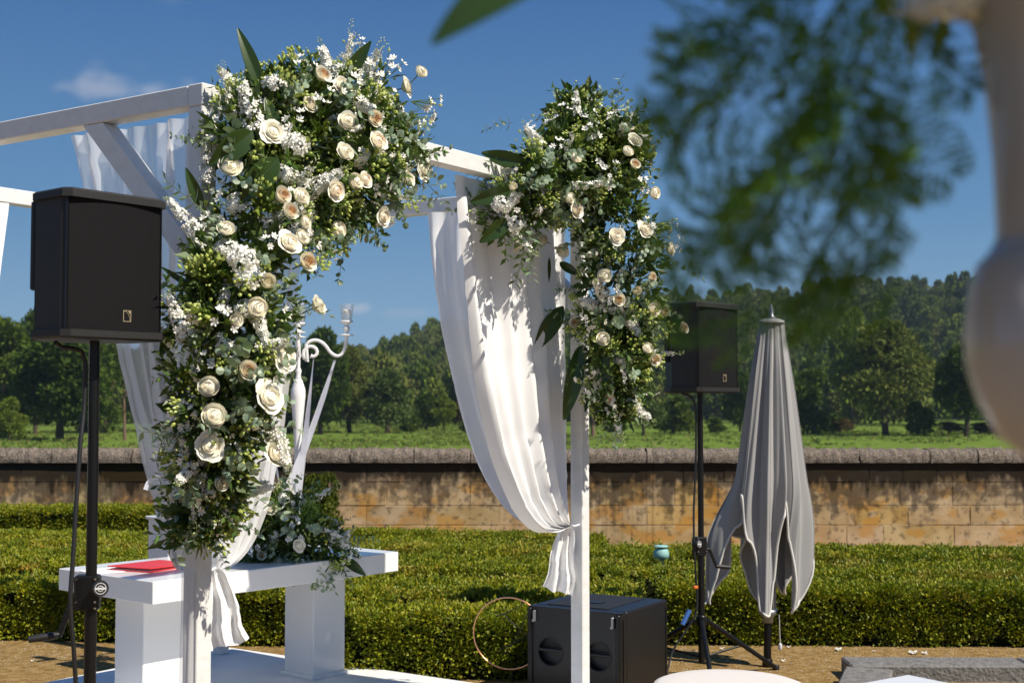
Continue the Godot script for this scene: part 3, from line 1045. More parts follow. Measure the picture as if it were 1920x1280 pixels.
func curtains() -> void:
	var y := TOP - 0.088 - 0.004
	var inset := 0.075
	# inner side of a beam: a little inside the frame
	var on := func(i: int, along: Vector2, t: float, inward: Vector2) -> Vector3:
		return v3(corner(i) + along * t + inward * inset, y)
	var tie_y := 1.14
	var n1 := v3(P1 + DIR_A * 0.075 + DIR_B * 0.02, tie_y)
	var n2 := v3(P1 + DIR_B * 0.075 + DIR_A * 0.02, tie_y)
	curtain("sheer curtain on the left beam behind the near speaker, gathered at the near post", on.call(0, DIR_A, 0.06, DIR_B), on.call(0, DIR_A, 0.90, DIR_B), n1, 7, 5, 0.0, M.thin_voile, 0.0, Vector3.ZERO, 0.38, 0.24)
	curtain("sheer curtain right of the near post, draped behind the big flower arrangement", on.call(0, DIR_B, 0.06, DIR_A), on.call(0, DIR_B, 0.68, DIR_A), n2, 5, 6, 0.14, M.thin_voile, 0.30, Vector3(1, 0, -0.3))
	var t1 := v3(corner(1) - DIR_B * 0.075 + DIR_A * 0.02, tie_y - 0.03)
	var t2 := v3(corner(1) + DIR_A * 0.075 - DIR_B * 0.02, tie_y - 0.03)
	curtain("bright white curtain on the front beam at the right post, tied low", on.call(1, -DIR_B, 0.06, DIR_A), on.call(1, -DIR_B, 1.08, DIR_A), t1, 6, 8, 0.34, M.sheer_cloth, 0.37, Vector3(-1, 0, 0.15))
	curtain("white curtain on the back beam beside the right post, behind the brighter one", on.call(1, DIR_A, 0.06, -DIR_B), on.call(1, DIR_A, 1.03, -DIR_B), t2, 6, 9, 0.34, M.sheer_cloth)
	var t4 := v3(corner(3) + DIR_B * 0.075 - DIR_A * 0.02, tie_y)
	curtain("curtain at the left edge of the picture on the far left beam", on.call(3, DIR_B, 0.06, -DIR_A), on.call(3, DIR_B, 1.13, -DIR_A), t4, 7, 11, 0.2, M.sheer_cloth)
	# the bands that hold the curtains to the posts
	var k := 0
	for q in [[P1, tie_y, "thin white band tying the curtains to the near post"], [corner(1), tie_y - 0.03, "thin white band tying the curtains to the right post"], [corner(3), tie_y, "thin white band on the far left post"]]:
		var mb := MB.new()
		var path := PackedVector3Array()
		for i in 25:
			var a := TAU * i / 24.0
			var e := pow(absf(cos(a)), 0.4) * signf(cos(a))
			var f := pow(absf(sin(a)), 0.4) * signf(sin(a))
			path.append(pergola_basis() * Vector3(e * 0.052 + (0.035 if k == 0 else -0.035 if k == 1 else 0.03), 0.006 * sin(a * 2.0), f * 0.052 - 0.035))
		mb.tube(path, PackedFloat32Array([0.007]), 6, false)
		solo("tie_band", mb.mesh(), M.ribbon_satin, q[2], "tie band", Transform3D(Basis.IDENTITY, v3(q[0], q[1])), "bands tying the curtains")
		k += 1
	# loose fabric wrapped down the near post below its tie
	var mb := MB.new()
	var p := PackedVector3Array()
	for r in 20:
		var v := r / 19.0
		for kk in 9:
			var u := kk / 8.0
			p.append(Vector3(-0.047 - 0.012 * sin(u * 9.0 + v * 2.0), -0.75 * v, -0.036 + 0.070 * u * (1.0 - 0.25 * v)))
	mb.grid(p, 20, 9)
	solo("curtain_end", mb.mesh(), M.thin_voile, "narrow end of curtain hanging flat down the near post below its tie", "curtain", Transform3D(pergola_basis(), v3(P1, tie_y)), "white curtains of the pergola")

# ---------------------------------------------------------------- table, candelabra, parasol
const TABLE_TOP := 0.855
var table_near := Vector2(-1.90, 7.10)
var table_a := Vector2(-0.770, 0.637)
var table_b := Vector2(0.637, 0.7705)

func on_table(a: float, b: float, y := 0.0) -> Vector3:
	return v3(table_near + table_a * a + table_b * b, TABLE_TOP + y)

func furniture() -> void:
	var x := Vector3(table_b.x, 0, -table_b.y).normalized()
	var ba := Basis(x, Vector3.UP, x.cross(Vector3.UP))
	var da := 0.90
	var db := 1.85
	var mid := table_near + table_a * da / 2 + table_b * db / 2
	var o := thing("ceremony_table", "glossy white ceremony table with thick top and square pillar legs", "table", v3(mid, STAGE), "", ba)
	part(o, "table_top", boxed(Vector3(db, 0.122, da), 0.004, Transform3D(Basis.IDENTITY, Vector3(0, TABLE_TOP - STAGE - 0.061, 0))), M.table_lacquer)
	var lh := TABLE_TOP - STAGE - 0.122 - 0.001
	for s in [-1, 1]:
		var lg := part(o, "leg", boxed(Vector3(0.27, lh, 0.27), 0.004, Transform3D(Basis.IDENTITY, Vector3(s * (db / 2 - 0.30), lh / 2, 0.0))), M.table_lacquer)
		part(lg, "plinth", boxed(Vector3(0.31, 0.025, 0.31), 0.004, Transform3D(Basis.IDENTITY, Vector3(s * (db / 2 - 0.30), 0.0125, 0.0))), M.table_lacquer)
	# red folder and papers
	var f := thing("red_folder", "red leather folder lying on the left end of the table", "folder", on_table(0.52, 0.38, 0.0), "", ba * Basis(Vector3.UP, 0.25))
	part(f, "cover", boxed(Vector3(0.44, 0.006, 0.31), 0.002, Transform3D(Basis(Vector3.FORWARD, 0.03), Vector3(0, 0.016, 0))), M.red_leather)
	part(f, "cover", boxed(Vector3(0.44, 0.006, 0.31), 0.002, Transform3D(Basis.IDENTITY, Vector3(0.0, 0.0035, 0.004))), M.red_leather)
	part(f, "sheet", boxed(Vector3(0.40, 0.003, 0.28), 0.001, Transform3D(Basis.IDENTITY, Vector3(-0.01, 0.0085, 0.0))), M.paper)
	solo("paper_sheet", boxed(Vector3(0.30, 0.002, 0.21), 0.0005), M.paper, "white paper sheet lying on the table in front of the red folder", "paper", Transform3D(ba * Basis(Vector3.UP, -0.15), on_table(0.60, 0.14, 0.0012)))
	# a plain white plinth behind the table
	var pl := thing("white_plinth", "plain white plinth standing behind the left end of the table", "plinth", v3(Vector2(-2.245, 8.85), STAGE), "", ba)
	part(pl, "body", boxed(Vector3(0.22, 0.96, 0.22), 0.004, Transform3D(Basis.IDENTITY, Vector3(0, 0.48, 0))), M.table_lacquer)
	part(pl, "cap", boxed(Vector3(0.25, 0.02, 0.25), 0.004, Transform3D(Basis.IDENTITY, Vector3(0, 0.971, 0))), M.table_lacquer)
	candelabra()
	parasol()
	# cream round table top and a white corner table in the foreground
	var c := v3(Vector2(0.785, 4.86), 0)
	o = thing("round_table", "cream round table cut by the bottom edge below the parasol", "table", c)
	var mb := MB.new()
	mb.lathe([Vector2(0.0, 0.795), Vector2(0.18, 0.7945), Vector2(0.25, 0.791), Vector2(0.272, 0.783), Vector2(0.276, 0.772), Vector2(0.262, 0.760), Vector2(0.0, 0.757)], 48)
	part(o, "table_top", mb.mesh(), M.cream_top)
	mb = MB.new()
	mb.lathe([Vector2(0.0, 0.756), Vector2(0.035, 0.755), Vector2(0.03, 0.05), Vector2(0.20, 0.02), Vector2(0.21, 0.0), Vector2(0.0, 0.0)], 24)
	part(o, "pedestal", mb.mesh(), M.grey_metal)
	var wt := thing("white_side_table", "white square table top corner at the bottom edge beside the stone edging", "table", v3(Vector2(1.40, 4.62), 0), "", Basis(Vector3.UP, 0.62))
	part(wt, "table_top", boxed(Vector3(0.46, 0.03, 0.46), 0.004, Transform3D(Basis.IDENTITY, Vector3(0, 0.79, 0))), M.table_lacquer)
	for sx in [-1, 1]:
		for sz in [-1, 1]:
			part(wt, "leg", boxed(Vector3(0.035, 0.774, 0.035), 0.003, Transform3D(Basis.IDENTITY, Vector3(sx * 0.20, 0.387, sz * 0.20))), M.table_lacquer)

func bezier(a: Vector3, b: Vector3, c: Vector3, d: Vector3, n: int) -> PackedVector3Array:
	var p := PackedVector3Array()
	for i in n + 1:
		var t := float(i) / n
		var w := 1.0 - t
		p.append(a * w * w * w + b * 3.0 * w * w * t + c * 3.0 * w * t * t + d * t * t * t)
	return p

func arm_path(dir: Vector3) -> PackedVector3Array:
	# scroll at the stem, a rise, a dip and the upright end
	var p := PackedVector3Array()
	var f := func(r: float, y: float) -> Vector3: return dir * r + Vector3(0, y, 0)
	var scroll := 14
	for i in scroll:
		var a := lerpf(0.35 * PI, 2.35 * PI, float(i) / (scroll - 1))
		var rad := lerpf(0.018, 0.062, float(i) / (scroll - 1))
		p.append(f.call(0.085 - cos(a) * rad, -0.012 - sin(a) * rad))
	for q in bezier(f.call(0.048, 0.045), f.call(0.10, 0.10), f.call(0.16, 0.06), f.call(0.185, 0.018), 8):
		p.append(q)
	for q in bezier(f.call(0.19, 0.008), f.call(0.24, -0.055), f.call(0.30, -0.05), f.call(0.305, 0.10), 10):
		p.append(q)
	return p

func candelabra() -> void:
	var foot := on_table(0.50, 1.44)
	var o := thing("candelabra", "tall white candelabra with scrolled arms standing among the table flowers", "candelabra", foot)
	var mb := MB.new()
	mb.lathe([Vector2(0.0, 0.0), Vector2(0.11, 0.0), Vector2(0.115, 0.012), Vector2(0.10, 0.025), Vector2(0.05, 0.045), Vector2(0.022, 0.07), Vector2(0.018, 0.30), Vector2(0.024, 0.40), Vector2(0.022, 0.62), Vector2(0.03, 0.80), Vector2(0.047, 0.98), Vector2(0.046, 1.03), Vector2(0.026, 1.09), Vector2(0.014, 1.12), Vector2(0.020, 1.14), Vector2(0.020, 1.155), Vector2(0.012, 1.17), Vector2(0.012, 1.36)], 20)
	part(o, "stem", mb.mesh(), M.candelabra_white)
	var hub := 1.275
	var tips := []
	for i in 4:
		var a := deg_to_rad([8.0, 98.0, 188.0, 278.0][i])
		var dir := Vector3(cos(a), 0, -sin(a))
		mb = MB.new()
		var path := arm_path(dir)
		var rad := PackedFloat32Array()
		for k in path.size(): rad.append(0.011 if k > 0 else 0.017)
		mb.tube(path, rad, 8)
		part(o, "arm", mb.mesh(), M.candelabra_white, Transform3D(Basis.IDENTITY, Vector3(0, hub, 0)))
		tips.append(dir * 0.305 + Vector3(0, hub + 0.10, 0))
	tips.append(Vector3(0, 1.36, 0))
	mb = MB.new()
	mb.lathe([Vector2(0.009, 0.0), Vector2(0.046, 0.002), Vector2(0.048, 0.007), Vector2(0.012, 0.014), Vector2(0.010, 0.022), Vector2(0.022, 0.040), Vector2(0.023, 0.052), Vector2(0.013, 0.064), Vector2(0.014, 0.075), Vector2(0.036, 0.085), Vector2(0.041, 0.090), Vector2(0.041, 0.098), Vector2(0.0, 0.099)], 20)
	var cup := mb.mesh()
	var mg := MB.new()
	mg.lathe([Vector2(0.0, 0.002), Vector2(0.033, 0.002), Vector2(0.046, 0.105), Vector2(0.0445, 0.105), Vector2(0.032, 0.006), Vector2(0.0, 0.006)], 24)
	var mw := MB.new()
	mw.lathe([Vector2(0.0, 0.007), Vector2(0.0315, 0.007), Vector2(0.037, 0.052), Vector2(0.0, 0.052)], 20)
	var mc := MB.new()
	mc.lathe([Vector2(0.0, 0.040), Vector2(0.022, 0.045), Vector2(0.028, 0.058), Vector2(0.022, 0.072), Vector2(0.006, 0.074), Vector2(0.0, 0.072)], 16)
	var words := ["on the right arm of the candelabra", "on the rear arm of the candelabra", "on the left arm of the candelabra", "on the front arm of the candelabra", "on top of the candelabra stem"]
	for i in 5:
		part(o, "candle_holder", cup, M.candelabra_white, Transform3D(Basis.IDENTITY, tips[i]))
		var g := thing("candle_glass", "clear glass with water and a floating candle " + words[i], "candle glass", foot + tips[i] + Vector3(0, 0.0985, 0), "candle glasses on the candelabra")
		part(g, "glass", mg.mesh(), M.glass)
		part(g, "water", mw.mesh(), M.water)
		part(g, "candle", mc.mesh(), M.wax)
	# satin ribbons tied to the arms
	var low := foot + Vector3(0, 0.32, 0)
	var ties := [[tips[0] + Vector3(-0.075, -0.155, 0.0), Vector3(-0.10, 0.30, 0.10), 0.050, "long white satin ribbon tied to the right arm of the candelabra"],
		[Vector3(0.095, hub - 0.05, -0.01), Vector3(0.0, 0.20, 0.09), 0.040, "white satin ribbon hanging from the scroll of the right arm"],
		[Vector3(-0.09, hub - 0.06, 0.03), Vector3(-0.16, 0.24, 0.12), 0.03, "white satin ribbon hanging from the scroll of the left arm"],
		[tips[2] + Vector3(0.075, -0.155, 0.0), Vector3(-0.05, 0.22, 0.08), 0.034, "long white satin ribbon tied to the left arm of the candelabra"]]
	var k := 0
	for q in ties:
		var a: Vector3 = foot + q[0]
		var b: Vector3 = foot + q[1]
		var path := bezier(a, a.lerp(b, 0.3) + Vector3(0, -0.10, 0.03), a.lerp(b, 0.7) + Vector3(0, -0.10, 0.05), b, 26)
		ribbon(path, q[2], 0.6 + k, q[3])
		k += 1
	var e := at(300, 892, 8.85)
	var g0 := e + Vector3(0.05, -0.01, 0.0)
	ribbon(bezier(g0, e + Vector3(-0.02, 0.015, 0.02), e + Vector3(-0.07, -0.01, 0.03), e + Vector3(-0.088, -0.09, 0.03), 14), 0.03, 0.2, "short curled ribbon end showing left of the near curtain above the plinth")

func ribbon(path: PackedVector3Array, width: float, twist: float, label: String) -> void:
	var mb := MB.new()
	var p := PackedVector3Array()
	var n := path.size()
	for i in n:
		var t := float(i) / (n - 1)
		var d := (path[mini(i + 1, n - 1)] - path[maxi(i - 1, 0)]).normalized()
		var s := d.cross(Vector3(0, 0, 1)).normalized().rotated(d, 0.5 * sin(t * 4.0 + twist) + twist * 0.3)
		var w := width * (0.35 + 0.65 * smoothstep(0.0, 0.25, t))
		p.append(path[i] - path[0] - s * w / 2); p.append(path[i] - path[0]); p.append(path[i] - path[0] + s * w / 2)
	mb.grid(p, n, 3)
	solo("satin_ribbon", mb.mesh(), M.ribbon_satin, label, "ribbon", Transform3D(Basis.IDENTITY, path[0]), "white satin ribbons")

func parasol() -> void:
	var d := 9.2
	var foot := at(1440, 755, d)
	foot.y = 0.0
	var o := thing("closed_parasol", "closed grey garden parasol with pale piped edges beside the far speaker", "parasol", foot)
	var py := func(row: float) -> float: return at(1440, row, d).y
	var mb := MB.new()
	mb.rod(Vector3(-0.018, 0.03, 0), Vector3(-0.012, py.call(1155), 0), 0.026, 0.026, 14)
	part(o, "pole", mb.mesh(), M.black_metal)
	mb = MB.new()
	mb.rod(Vector3(-0.012, py.call(1155), 0), Vector3(0.028, py.call(596), 0), 0.018, 0.014, 12)
	part(o, "upper_pole", mb.mesh(), M.grey_metal)
	mb = MB.new()
	mb.lathe([Vector2(0.0, 0.0), Vector2(0.036, 0.0), Vector2(0.036, 0.05), Vector2(0.028, 0.055)], 16, Vector3(-0.018, 0, 0))
	part(o, "ground_sleeve", mb.mesh(), M.black_metal)
	mb = MB.new()
	mb.lathe([Vector2(0.0, -0.06), Vector2(0.035, -0.06), Vector2(0.04, -0.02), Vector2(0.06, 0.0), Vector2(0.065, 0.03), Vector2(0.0, 0.03)], 20, Vector3(-0.012, py.call(1150), 0))
	part(o, "runner_hub", mb.mesh(), M.grey_metal)
	for i in 8:
		var a := TAU * i / 8.0 + 0.2
		mb = MB.new()
		mb.rod(Vector3(-0.012 + cos(a) * 0.05, py.call(1140), sin(a) * 0.05), Vector3(0.02 + cos(a) * 0.03, py.call(640), sin(a) * 0.03), 0.008, 0.008, 6)
		part(o, "rib", mb.mesh(), M.grey_metal)
	mb = MB.new()
	mb.lathe([Vector2(0.0, 0.0), Vector2(0.03, 0.0), Vector2(0.034, 0.02), Vector2(0.018, 0.03), Vector2(0.016, 0.07), Vector2(0.006, 0.10), Vector2(0.0, 0.12)], 16, Vector3(0.03, py.call(600), 0))
	part(o, "finial", mb.mesh(), M.grey_metal)
	# canopy: eight panels in deep folds; long points between short, raised scallops
	var cols := 193
	var rows := 40
	var p := PackedVector3Array()
	var top := py.call(600) as float
	var hems := PackedFloat32Array()
	var keys := [[0.0, 1132.0, 0.38], [0.02, 1085.0, 0.34], [0.05, 985.0, 0.275], [0.09, 925.0, 0.235], [0.13, 1010.0, 0.22], [0.18, 1140.0, 0.19], [0.23, 1150.0, 0.155], [0.27, 1085.0, 0.14], [0.30, 965.0, 0.14], [0.33, 935.0, 0.15], [0.36, 1010.0, 0.17], [0.41, 1146.0, 0.20], [0.45, 1125.0, 0.235], [0.5, 1020.0, 0.265], [0.56, 1060.0, 0.25], [0.65, 1120.0, 0.20], [0.72, 1040.0, 0.19], [0.80, 1130.0, 0.20], [0.90, 1010.0, 0.24], [0.95, 985.0, 0.28], [0.98, 1080.0, 0.34], [1.0, 1132.0, 0.38]]
	# angle runs from the left side over the front to the right side and round the back
	for r in rows:
		var v := float(r) / (rows - 1)
		for k in cols:
			var s := float(k) / (cols - 1)
			var row := 1000.0
			var wide := 0.15
			for i in keys.size() - 1:
				if s >= keys[i][0] and s <= keys[i + 1][0]:
					var t: float = (s - keys[i][0]) / (keys[i + 1][0] - keys[i][0])
					t = t * t * (3 - 2 * t)
					row = lerpf(keys[i][1], keys[i + 1][1], t)
					wide = lerpf(keys[i][2], keys[i + 1][2], t)
			var a := PI + s * TAU
			var y: float = lerpf(top, py.call(row), v)
			var down: float = (top - y) / (top - py.call(1010))
			var body := lerpf(0.078, 0.255, pow(down, 0.95))
			body = lerpf(body, wide, smoothstep(0.7, 1.05, down))
			var fold := (0.15 * sin(s * TAU * 11.0 + 0.7 * sin(s * 21.0)) + 0.06 * sin(s * TAU * 23.0 + v * 2.0)) * (0.35 + 0.65 * smoothstep(0.0, 0.3, v))
			var rad := body * (1.0 + fold)
			p.append(Vector3(cos(a) * rad + lerpf(0.03, 0.0, down), y, -sin(a) * rad * 0.8))
	mb = MB.new()
	mb.grid(p, rows, cols, false, 2.0, 2.0)
	for k in cols:
		pass
	part(o, "canopy", mb.mesh(), M.parasol_cloth)
	var hem := PackedVector3Array()
	for k in cols:
		hem.append(p[(rows - 1) * cols + k])
	mb = MB.new()
	mb.tube(hem, PackedFloat32Array([0.009]), 6, false)
	part(o, "piping", mb.mesh(), M.parasol_piping)
	mb = MB.new()
	mb.lathe([Vector2(0.0, 0.012), Vector2(0.05, 0.010), Vector2(0.088, -0.004), Vector2(0.09, -0.02)], 24, Vector3(0.03, top, 0))
	part(o, "crown_cap", mb.mesh(), M.parasol_cloth)
	# stitched seams run down between the folds
	for k in [20, 44, 68, 92]:
		var seam := PackedVector3Array()
		for r in rows:
			var q := p[r * cols + k]
			seam.append(q + Vector3(q.x, 0, q.z).normalized() * 0.002)
		mb = MB.new()
		mb.tube(seam, PackedFloat32Array([0.0022]), 4, false)
		part(o, "seam", mb.mesh(), M.parasol_cloth)
	var cord := MB.new()
	cord.rod(Vector3(0.055, py.call(1150), 0.05), Vector3(0.06, py.call(1202), 0.05), 0.003, 0.003, 5)
	cord.lathe([Vector2(0.0, 0.0), Vector2(0.014, -0.01), Vector2(0.014, -0.04), Vector2(0.0, -0.06)], 10, Vector3(0.06, py.call(1202), 0.05))
	part(o, "pull_cord", cord.mesh(), M.white_print)

# ---------------------------------------------------------------- loudspeakers
func prism(outline: Array, y0: float, y1: float) -> MB:
	var mb := MB.new()
	var n := outline.size()
	for i in n:
		var a: Vector2 = outline[i]
		var b: Vector2 = outline[(i + 1) % n]
		mb.quad(Vector3(a.x, y0, a.y), Vector3(b.x, y0, b.y), Vector3(b.x, y1, b.y), Vector3(a.x, y1, a.y))
		mb.tri(Vector3(0, y1, 0), Vector3(a.x, y1, a.y), Vector3(b.x, y1, b.y))
		mb.tri(Vector3(0, y0, 0), Vector3(b.x, y0, b.y), Vector3(a.x, y0, a.y))
	return mb

func scaled_outline(outline: Array, g: float) -> Array:
	return outline.map(func(q: Vector2) -> Vector2: return q + q.normalized() * g)

# origin at the middle of the underside, the grille faces +z
func loudspeaker(label: String, where: Vector3, forward: Vector3, s: float) -> void:
	var o := thing("loudspeaker", label, "loudspeaker", where, "loudspeakers on crank stands", facing(forward, s))
	var body := [Vector2(-0.205, 0.12), Vector2(0.205, 0.12), Vector2(0.215, 0.10), Vector2(0.215, -0.07), Vector2(0.10, -0.20), Vector2(-0.10, -0.20), Vector2(-0.215, -0.07), Vector2(-0.215, 0.10)]
	var h := 0.555
	part(o, "cabinet", prism(body, 0.03, h - 0.03).mesh(), M.speaker_paint)
	var cap := scaled_outline(body, 0.012)
	cap[0] = Vector2(-0.20, 0.150); cap[1] = Vector2(0.20, 0.150); cap[2] = Vector2(0.228, 0.125); cap[7] = Vector2(-0.228, 0.125)
	var inner := scaled_outline(cap, -0.012)
	for t in [0, 1]:
		var y0: float = 0.0 if t == 0 else h - 0.034
		var mb := prism(cap, y0 + (0.008 if t == 0 else 0.0), y0 + (0.034 if t == 0 else 0.026))
		var n := cap.size()
		for i in n:
			var a: Vector2 = cap[i]
			var b: Vector2 = cap[(i + 1) % n]
			var c: Vector2 = inner[(i + 1) % n]
			var d: Vector2 = inner[i]
			var yo: float = y0 + (0.008 if t == 0 else 0.026)
			var yi: float = y0 if t == 0 else y0 + 0.034
			mb.quad(Vector3(a.x, yo, a.y), Vector3(b.x, yo, b.y), Vector3(c.x, yi, c.y), Vector3(d.x, yi, d.y))
			mb.tri(Vector3(0, yi, 0), Vector3(d.x, yi, d.y), Vector3(c.x, yi, c.y))
		part(o, "end_panel", mb.mesh(), M.speaker_paint)
	# gently bowed steel grille
	var p := PackedVector3Array()
	for r in 2:
		for k in 13:
			var u := k / 12.0 * 2.0 - 1.0
			p.append(Vector3(u * 0.200, 0.036 + (h - 0.072) * r, 0.128 + 0.014 * (1.0 - u * u)))
	var mb2 := MB.new()
	mb2.grid(p, 2, 13)
	part(o, "grille", mb2.mesh(), M.speaker_grille)
	for sx in [-1, 1]:
		part(o, "grille_edge", boxed(Vector3(0.006, h - 0.07, 0.012), 0.002, Transform3D(Basis.IDENTITY, Vector3(sx * 0.206, h / 2, 0.124))), M.black_metal)
	# emblem: an upright frame with a quarter arc and a dot
	var lg := MB.new()
	var c0 := Vector3(0.045, 0.092, 0.1425)
	for q in [[-0.016, 0, 0.0022, 0.042], [0.016, 0, 0.0022, 0.042]]:
		lg.box(Transform3D(Basis.IDENTITY, c0 + Vector3(q[0], 0, 0)), Vector3(q[2], q[3], 0.002), 0.0003)
	for q in [-0.0205, 0.0205]:
		lg.box(Transform3D(Basis.IDENTITY, c0 + Vector3(0, q, 0)), Vector3(0.0342, 0.0022, 0.002), 0.0003)
	var arc := PackedVector3Array()
	for i in 9:
		var a := PI * 0.5 * i / 8.0
		arc.append(c0 + Vector3(-0.016 + sin(a) * 0.029, -0.018 + cos(a) * 0.037, 0.0))
	lg.tube(arc, PackedFloat32Array([0.0011]), 4)
	lg.box(Transform3D(Basis.IDENTITY, c0 + Vector3(0.0105, 0.0145, 0)), Vector3(0.007, 0.007, 0.002), 0.0003)
	part(o, "emblem", lg.mesh(), M.gold_print)
	part(o, "rear_handle", boxed(Vector3(0.03, 0.34, 0.03), 0.008, Transform3D(Basis.IDENTITY, Vector3(-0.175, 0.36, -0.135))), M.speaker_paint)

# origin on the ground; height of the top of the pole; crank at crank_y, handle towards handle (in the stand's own axes)
func crank_stand(label: String, where: Vector3, turn: float, height: float, hub_y: float, crank_y: float, reach: float, handle: Vector3, knob: Vector3) -> void:
	var o := thing("speaker_stand", label, "speaker stand", where, "crank stands for the loudspeakers", Basis(Vector3.UP, turn))
	var mb := MB.new()
	mb.rod(Vector3(0, 0.10, 0), Vector3(0, crank_y + 0.06, 0), 0.0215, 0.0215, 18)
	part(o, "lower_pole", mb.mesh(), M.black_metal)
	mb = MB.new()
	mb.rod(Vector3(0, crank_y + 0.05, 0), Vector3(0, height, 0), 0.0195, 0.0185, 18)
	part(o, "upper_pole", mb.mesh(), M.black_metal)
	mb = MB.new()
	mb.lathe([Vector2(0.0, hub_y - 0.03), Vector2(0.034, hub_y - 0.03), Vector2(0.036, hub_y + 0.025), Vector2(0.024, hub_y + 0.04), Vector2(0.0, hub_y + 0.04)], 18)
	part(o, "leg_collar", mb.mesh(), M.black_metal)
	for i in 3:
		var a := TAU * i / 3.0
		var dir := Vector3(cos(a), 0, sin(a))
		mb = MB.new()
		mb.rod(Vector3(0, hub_y, 0) + dir * 0.045, Vector3(0, 0.012, 0) + dir * reach, 0.0155, 0.0155, 10)
		var lg := part(o, "leg", mb.mesh(), M.black_metal)
		mb = MB.new()
		mb.lathe([Vector2(0.0, 0.0), Vector2(0.022, 0.0), Vector2(0.022, 0.03), Vector2(0.0, 0.035)], 10, dir * reach)
		part(lg, "rubber_foot", mb.mesh(), M.black_rubber)
		mb = MB.new()
		mb.rod(Vector3(0, 0.14, 0) + dir * 0.02, Vector3(0, hub_y * 0.5, 0) + dir * (reach * 0.52), 0.008, 0.008, 6)
		part(o, "strut", mb.mesh(), M.black_metal)
	# winch housing of two plates and bolts
	part(o, "winch_housing", boxed(Vector3(0.088, 0.125, 0.060), 0.008, Transform3D(Basis.IDENTITY, Vector3(-0.012, crank_y, 0))), M.black_metal)
	for q in [Vector3(-0.045, 0.05, 0.031), Vector3(0.02, 0.05, 0.031), Vector3(0.02, -0.03, 0.031), Vector3(0.02, -0.052, 0.031), Vector3(-0.045, -0.03, 0.031)]:
		mb = MB.new()
		mb.rod(q + Vector3(0, crank_y, -0.002), q + Vector3(0, crank_y, 0.004), 0.005, 0.004, 8)
		part(o, "bolt", mb.mesh(), M.steel)
	mb = MB.new()
	var kn := Vector3(0, crank_y, 0) + knob
	var kd := Vector3(0.3, 0.05, 1).normalized()
	mb.rod(kn - kd * 0.03, kn + kd * 0.010, 0.017, 0.030, 16)
	mb.rod(kn + kd * 0.010, kn + kd * 0.020, 0.030, 0.026, 16)
	var k := part(o, "clamp_knob", mb.mesh(), M.black_rubber)
	mb = MB.new()
	var kb := turned(kd)
	for ring in [0.019, 0.0095]:
		var path := PackedVector3Array()
		for i in 21:
			var a := TAU * i / 20.0
			path.append(kn + kd * 0.0208 + kb * Vector3(cos(a) * ring, 0, sin(a) * ring))
		mb.tube(path, PackedFloat32Array([0.0016]), 4, false)
	mb.box(Transform3D(kb, kn + kd * 0.0208), Vector3(0.040, 0.002, 0.007), 0.0005)
	part(k, "knob_emblem", mb.mesh(), M.white_print)
	# crank: a flat arm and a grip
	var piv := Vector3(signf(handle.x) * 0.06, crank_y - 0.02, 0.01)
	var end := piv + Vector3(handle.x, handle.y, 0)
	mb = MB.new()
	mb.rod(Vector3(0, crank_y - 0.02, 0.01), piv + Vector3(0, 0, 0.004), 0.009, 0.009, 8)
	var dirv := (end - piv).normalized()
	mb.box(Transform3D(Basis(dirv.cross(Vector3(0, 0, 1)).normalized(), dirv, Vector3(0, 0, 1)), piv.lerp(end, 0.5)), Vector3(0.020, piv.distance_to(end) + 0.02, 0.010), 0.003)
	part(o, "crank_arm", mb.mesh(), M.black_metal)
	mb = MB.new()
	var grip := end + Vector3(signf(handle.x) * 0.10, -0.012, 0.02)
	mb.tube(PackedVector3Array([end, end.lerp(grip, 0.2), end.lerp(grip, 0.6), grip]), PackedFloat32Array([0.009, 0.013, 0.014, 0.012]), 12)
	part(o, "crank_grip", mb.mesh(), M.black_rubber)

func cable(label: String, pts: Array, rad: float, where: Vector3, mt := "black_rubber") -> void:
	var c := Curve3D.new()
	for i in pts.size():
		var t: Vector3 = (pts[mini(i + 1, pts.size() - 1)] - pts[maxi(i - 1, 0)]) / 6.0
		c.add_point(pts[i] - where, -t, t)
	var path := PackedVector3Array()
	for i in 60:
		path.append(c.sample_baked(c.get_baked_length() * i / 59.0, true))
	var mb := MB.new()
	mb.tube(path, PackedFloat32Array([rad]), 8)
	solo("speaker_cable", mb.mesh(), M[mt], label, "cable", Transform3D(Basis.IDENTITY, where), "cables of the loudspeakers")

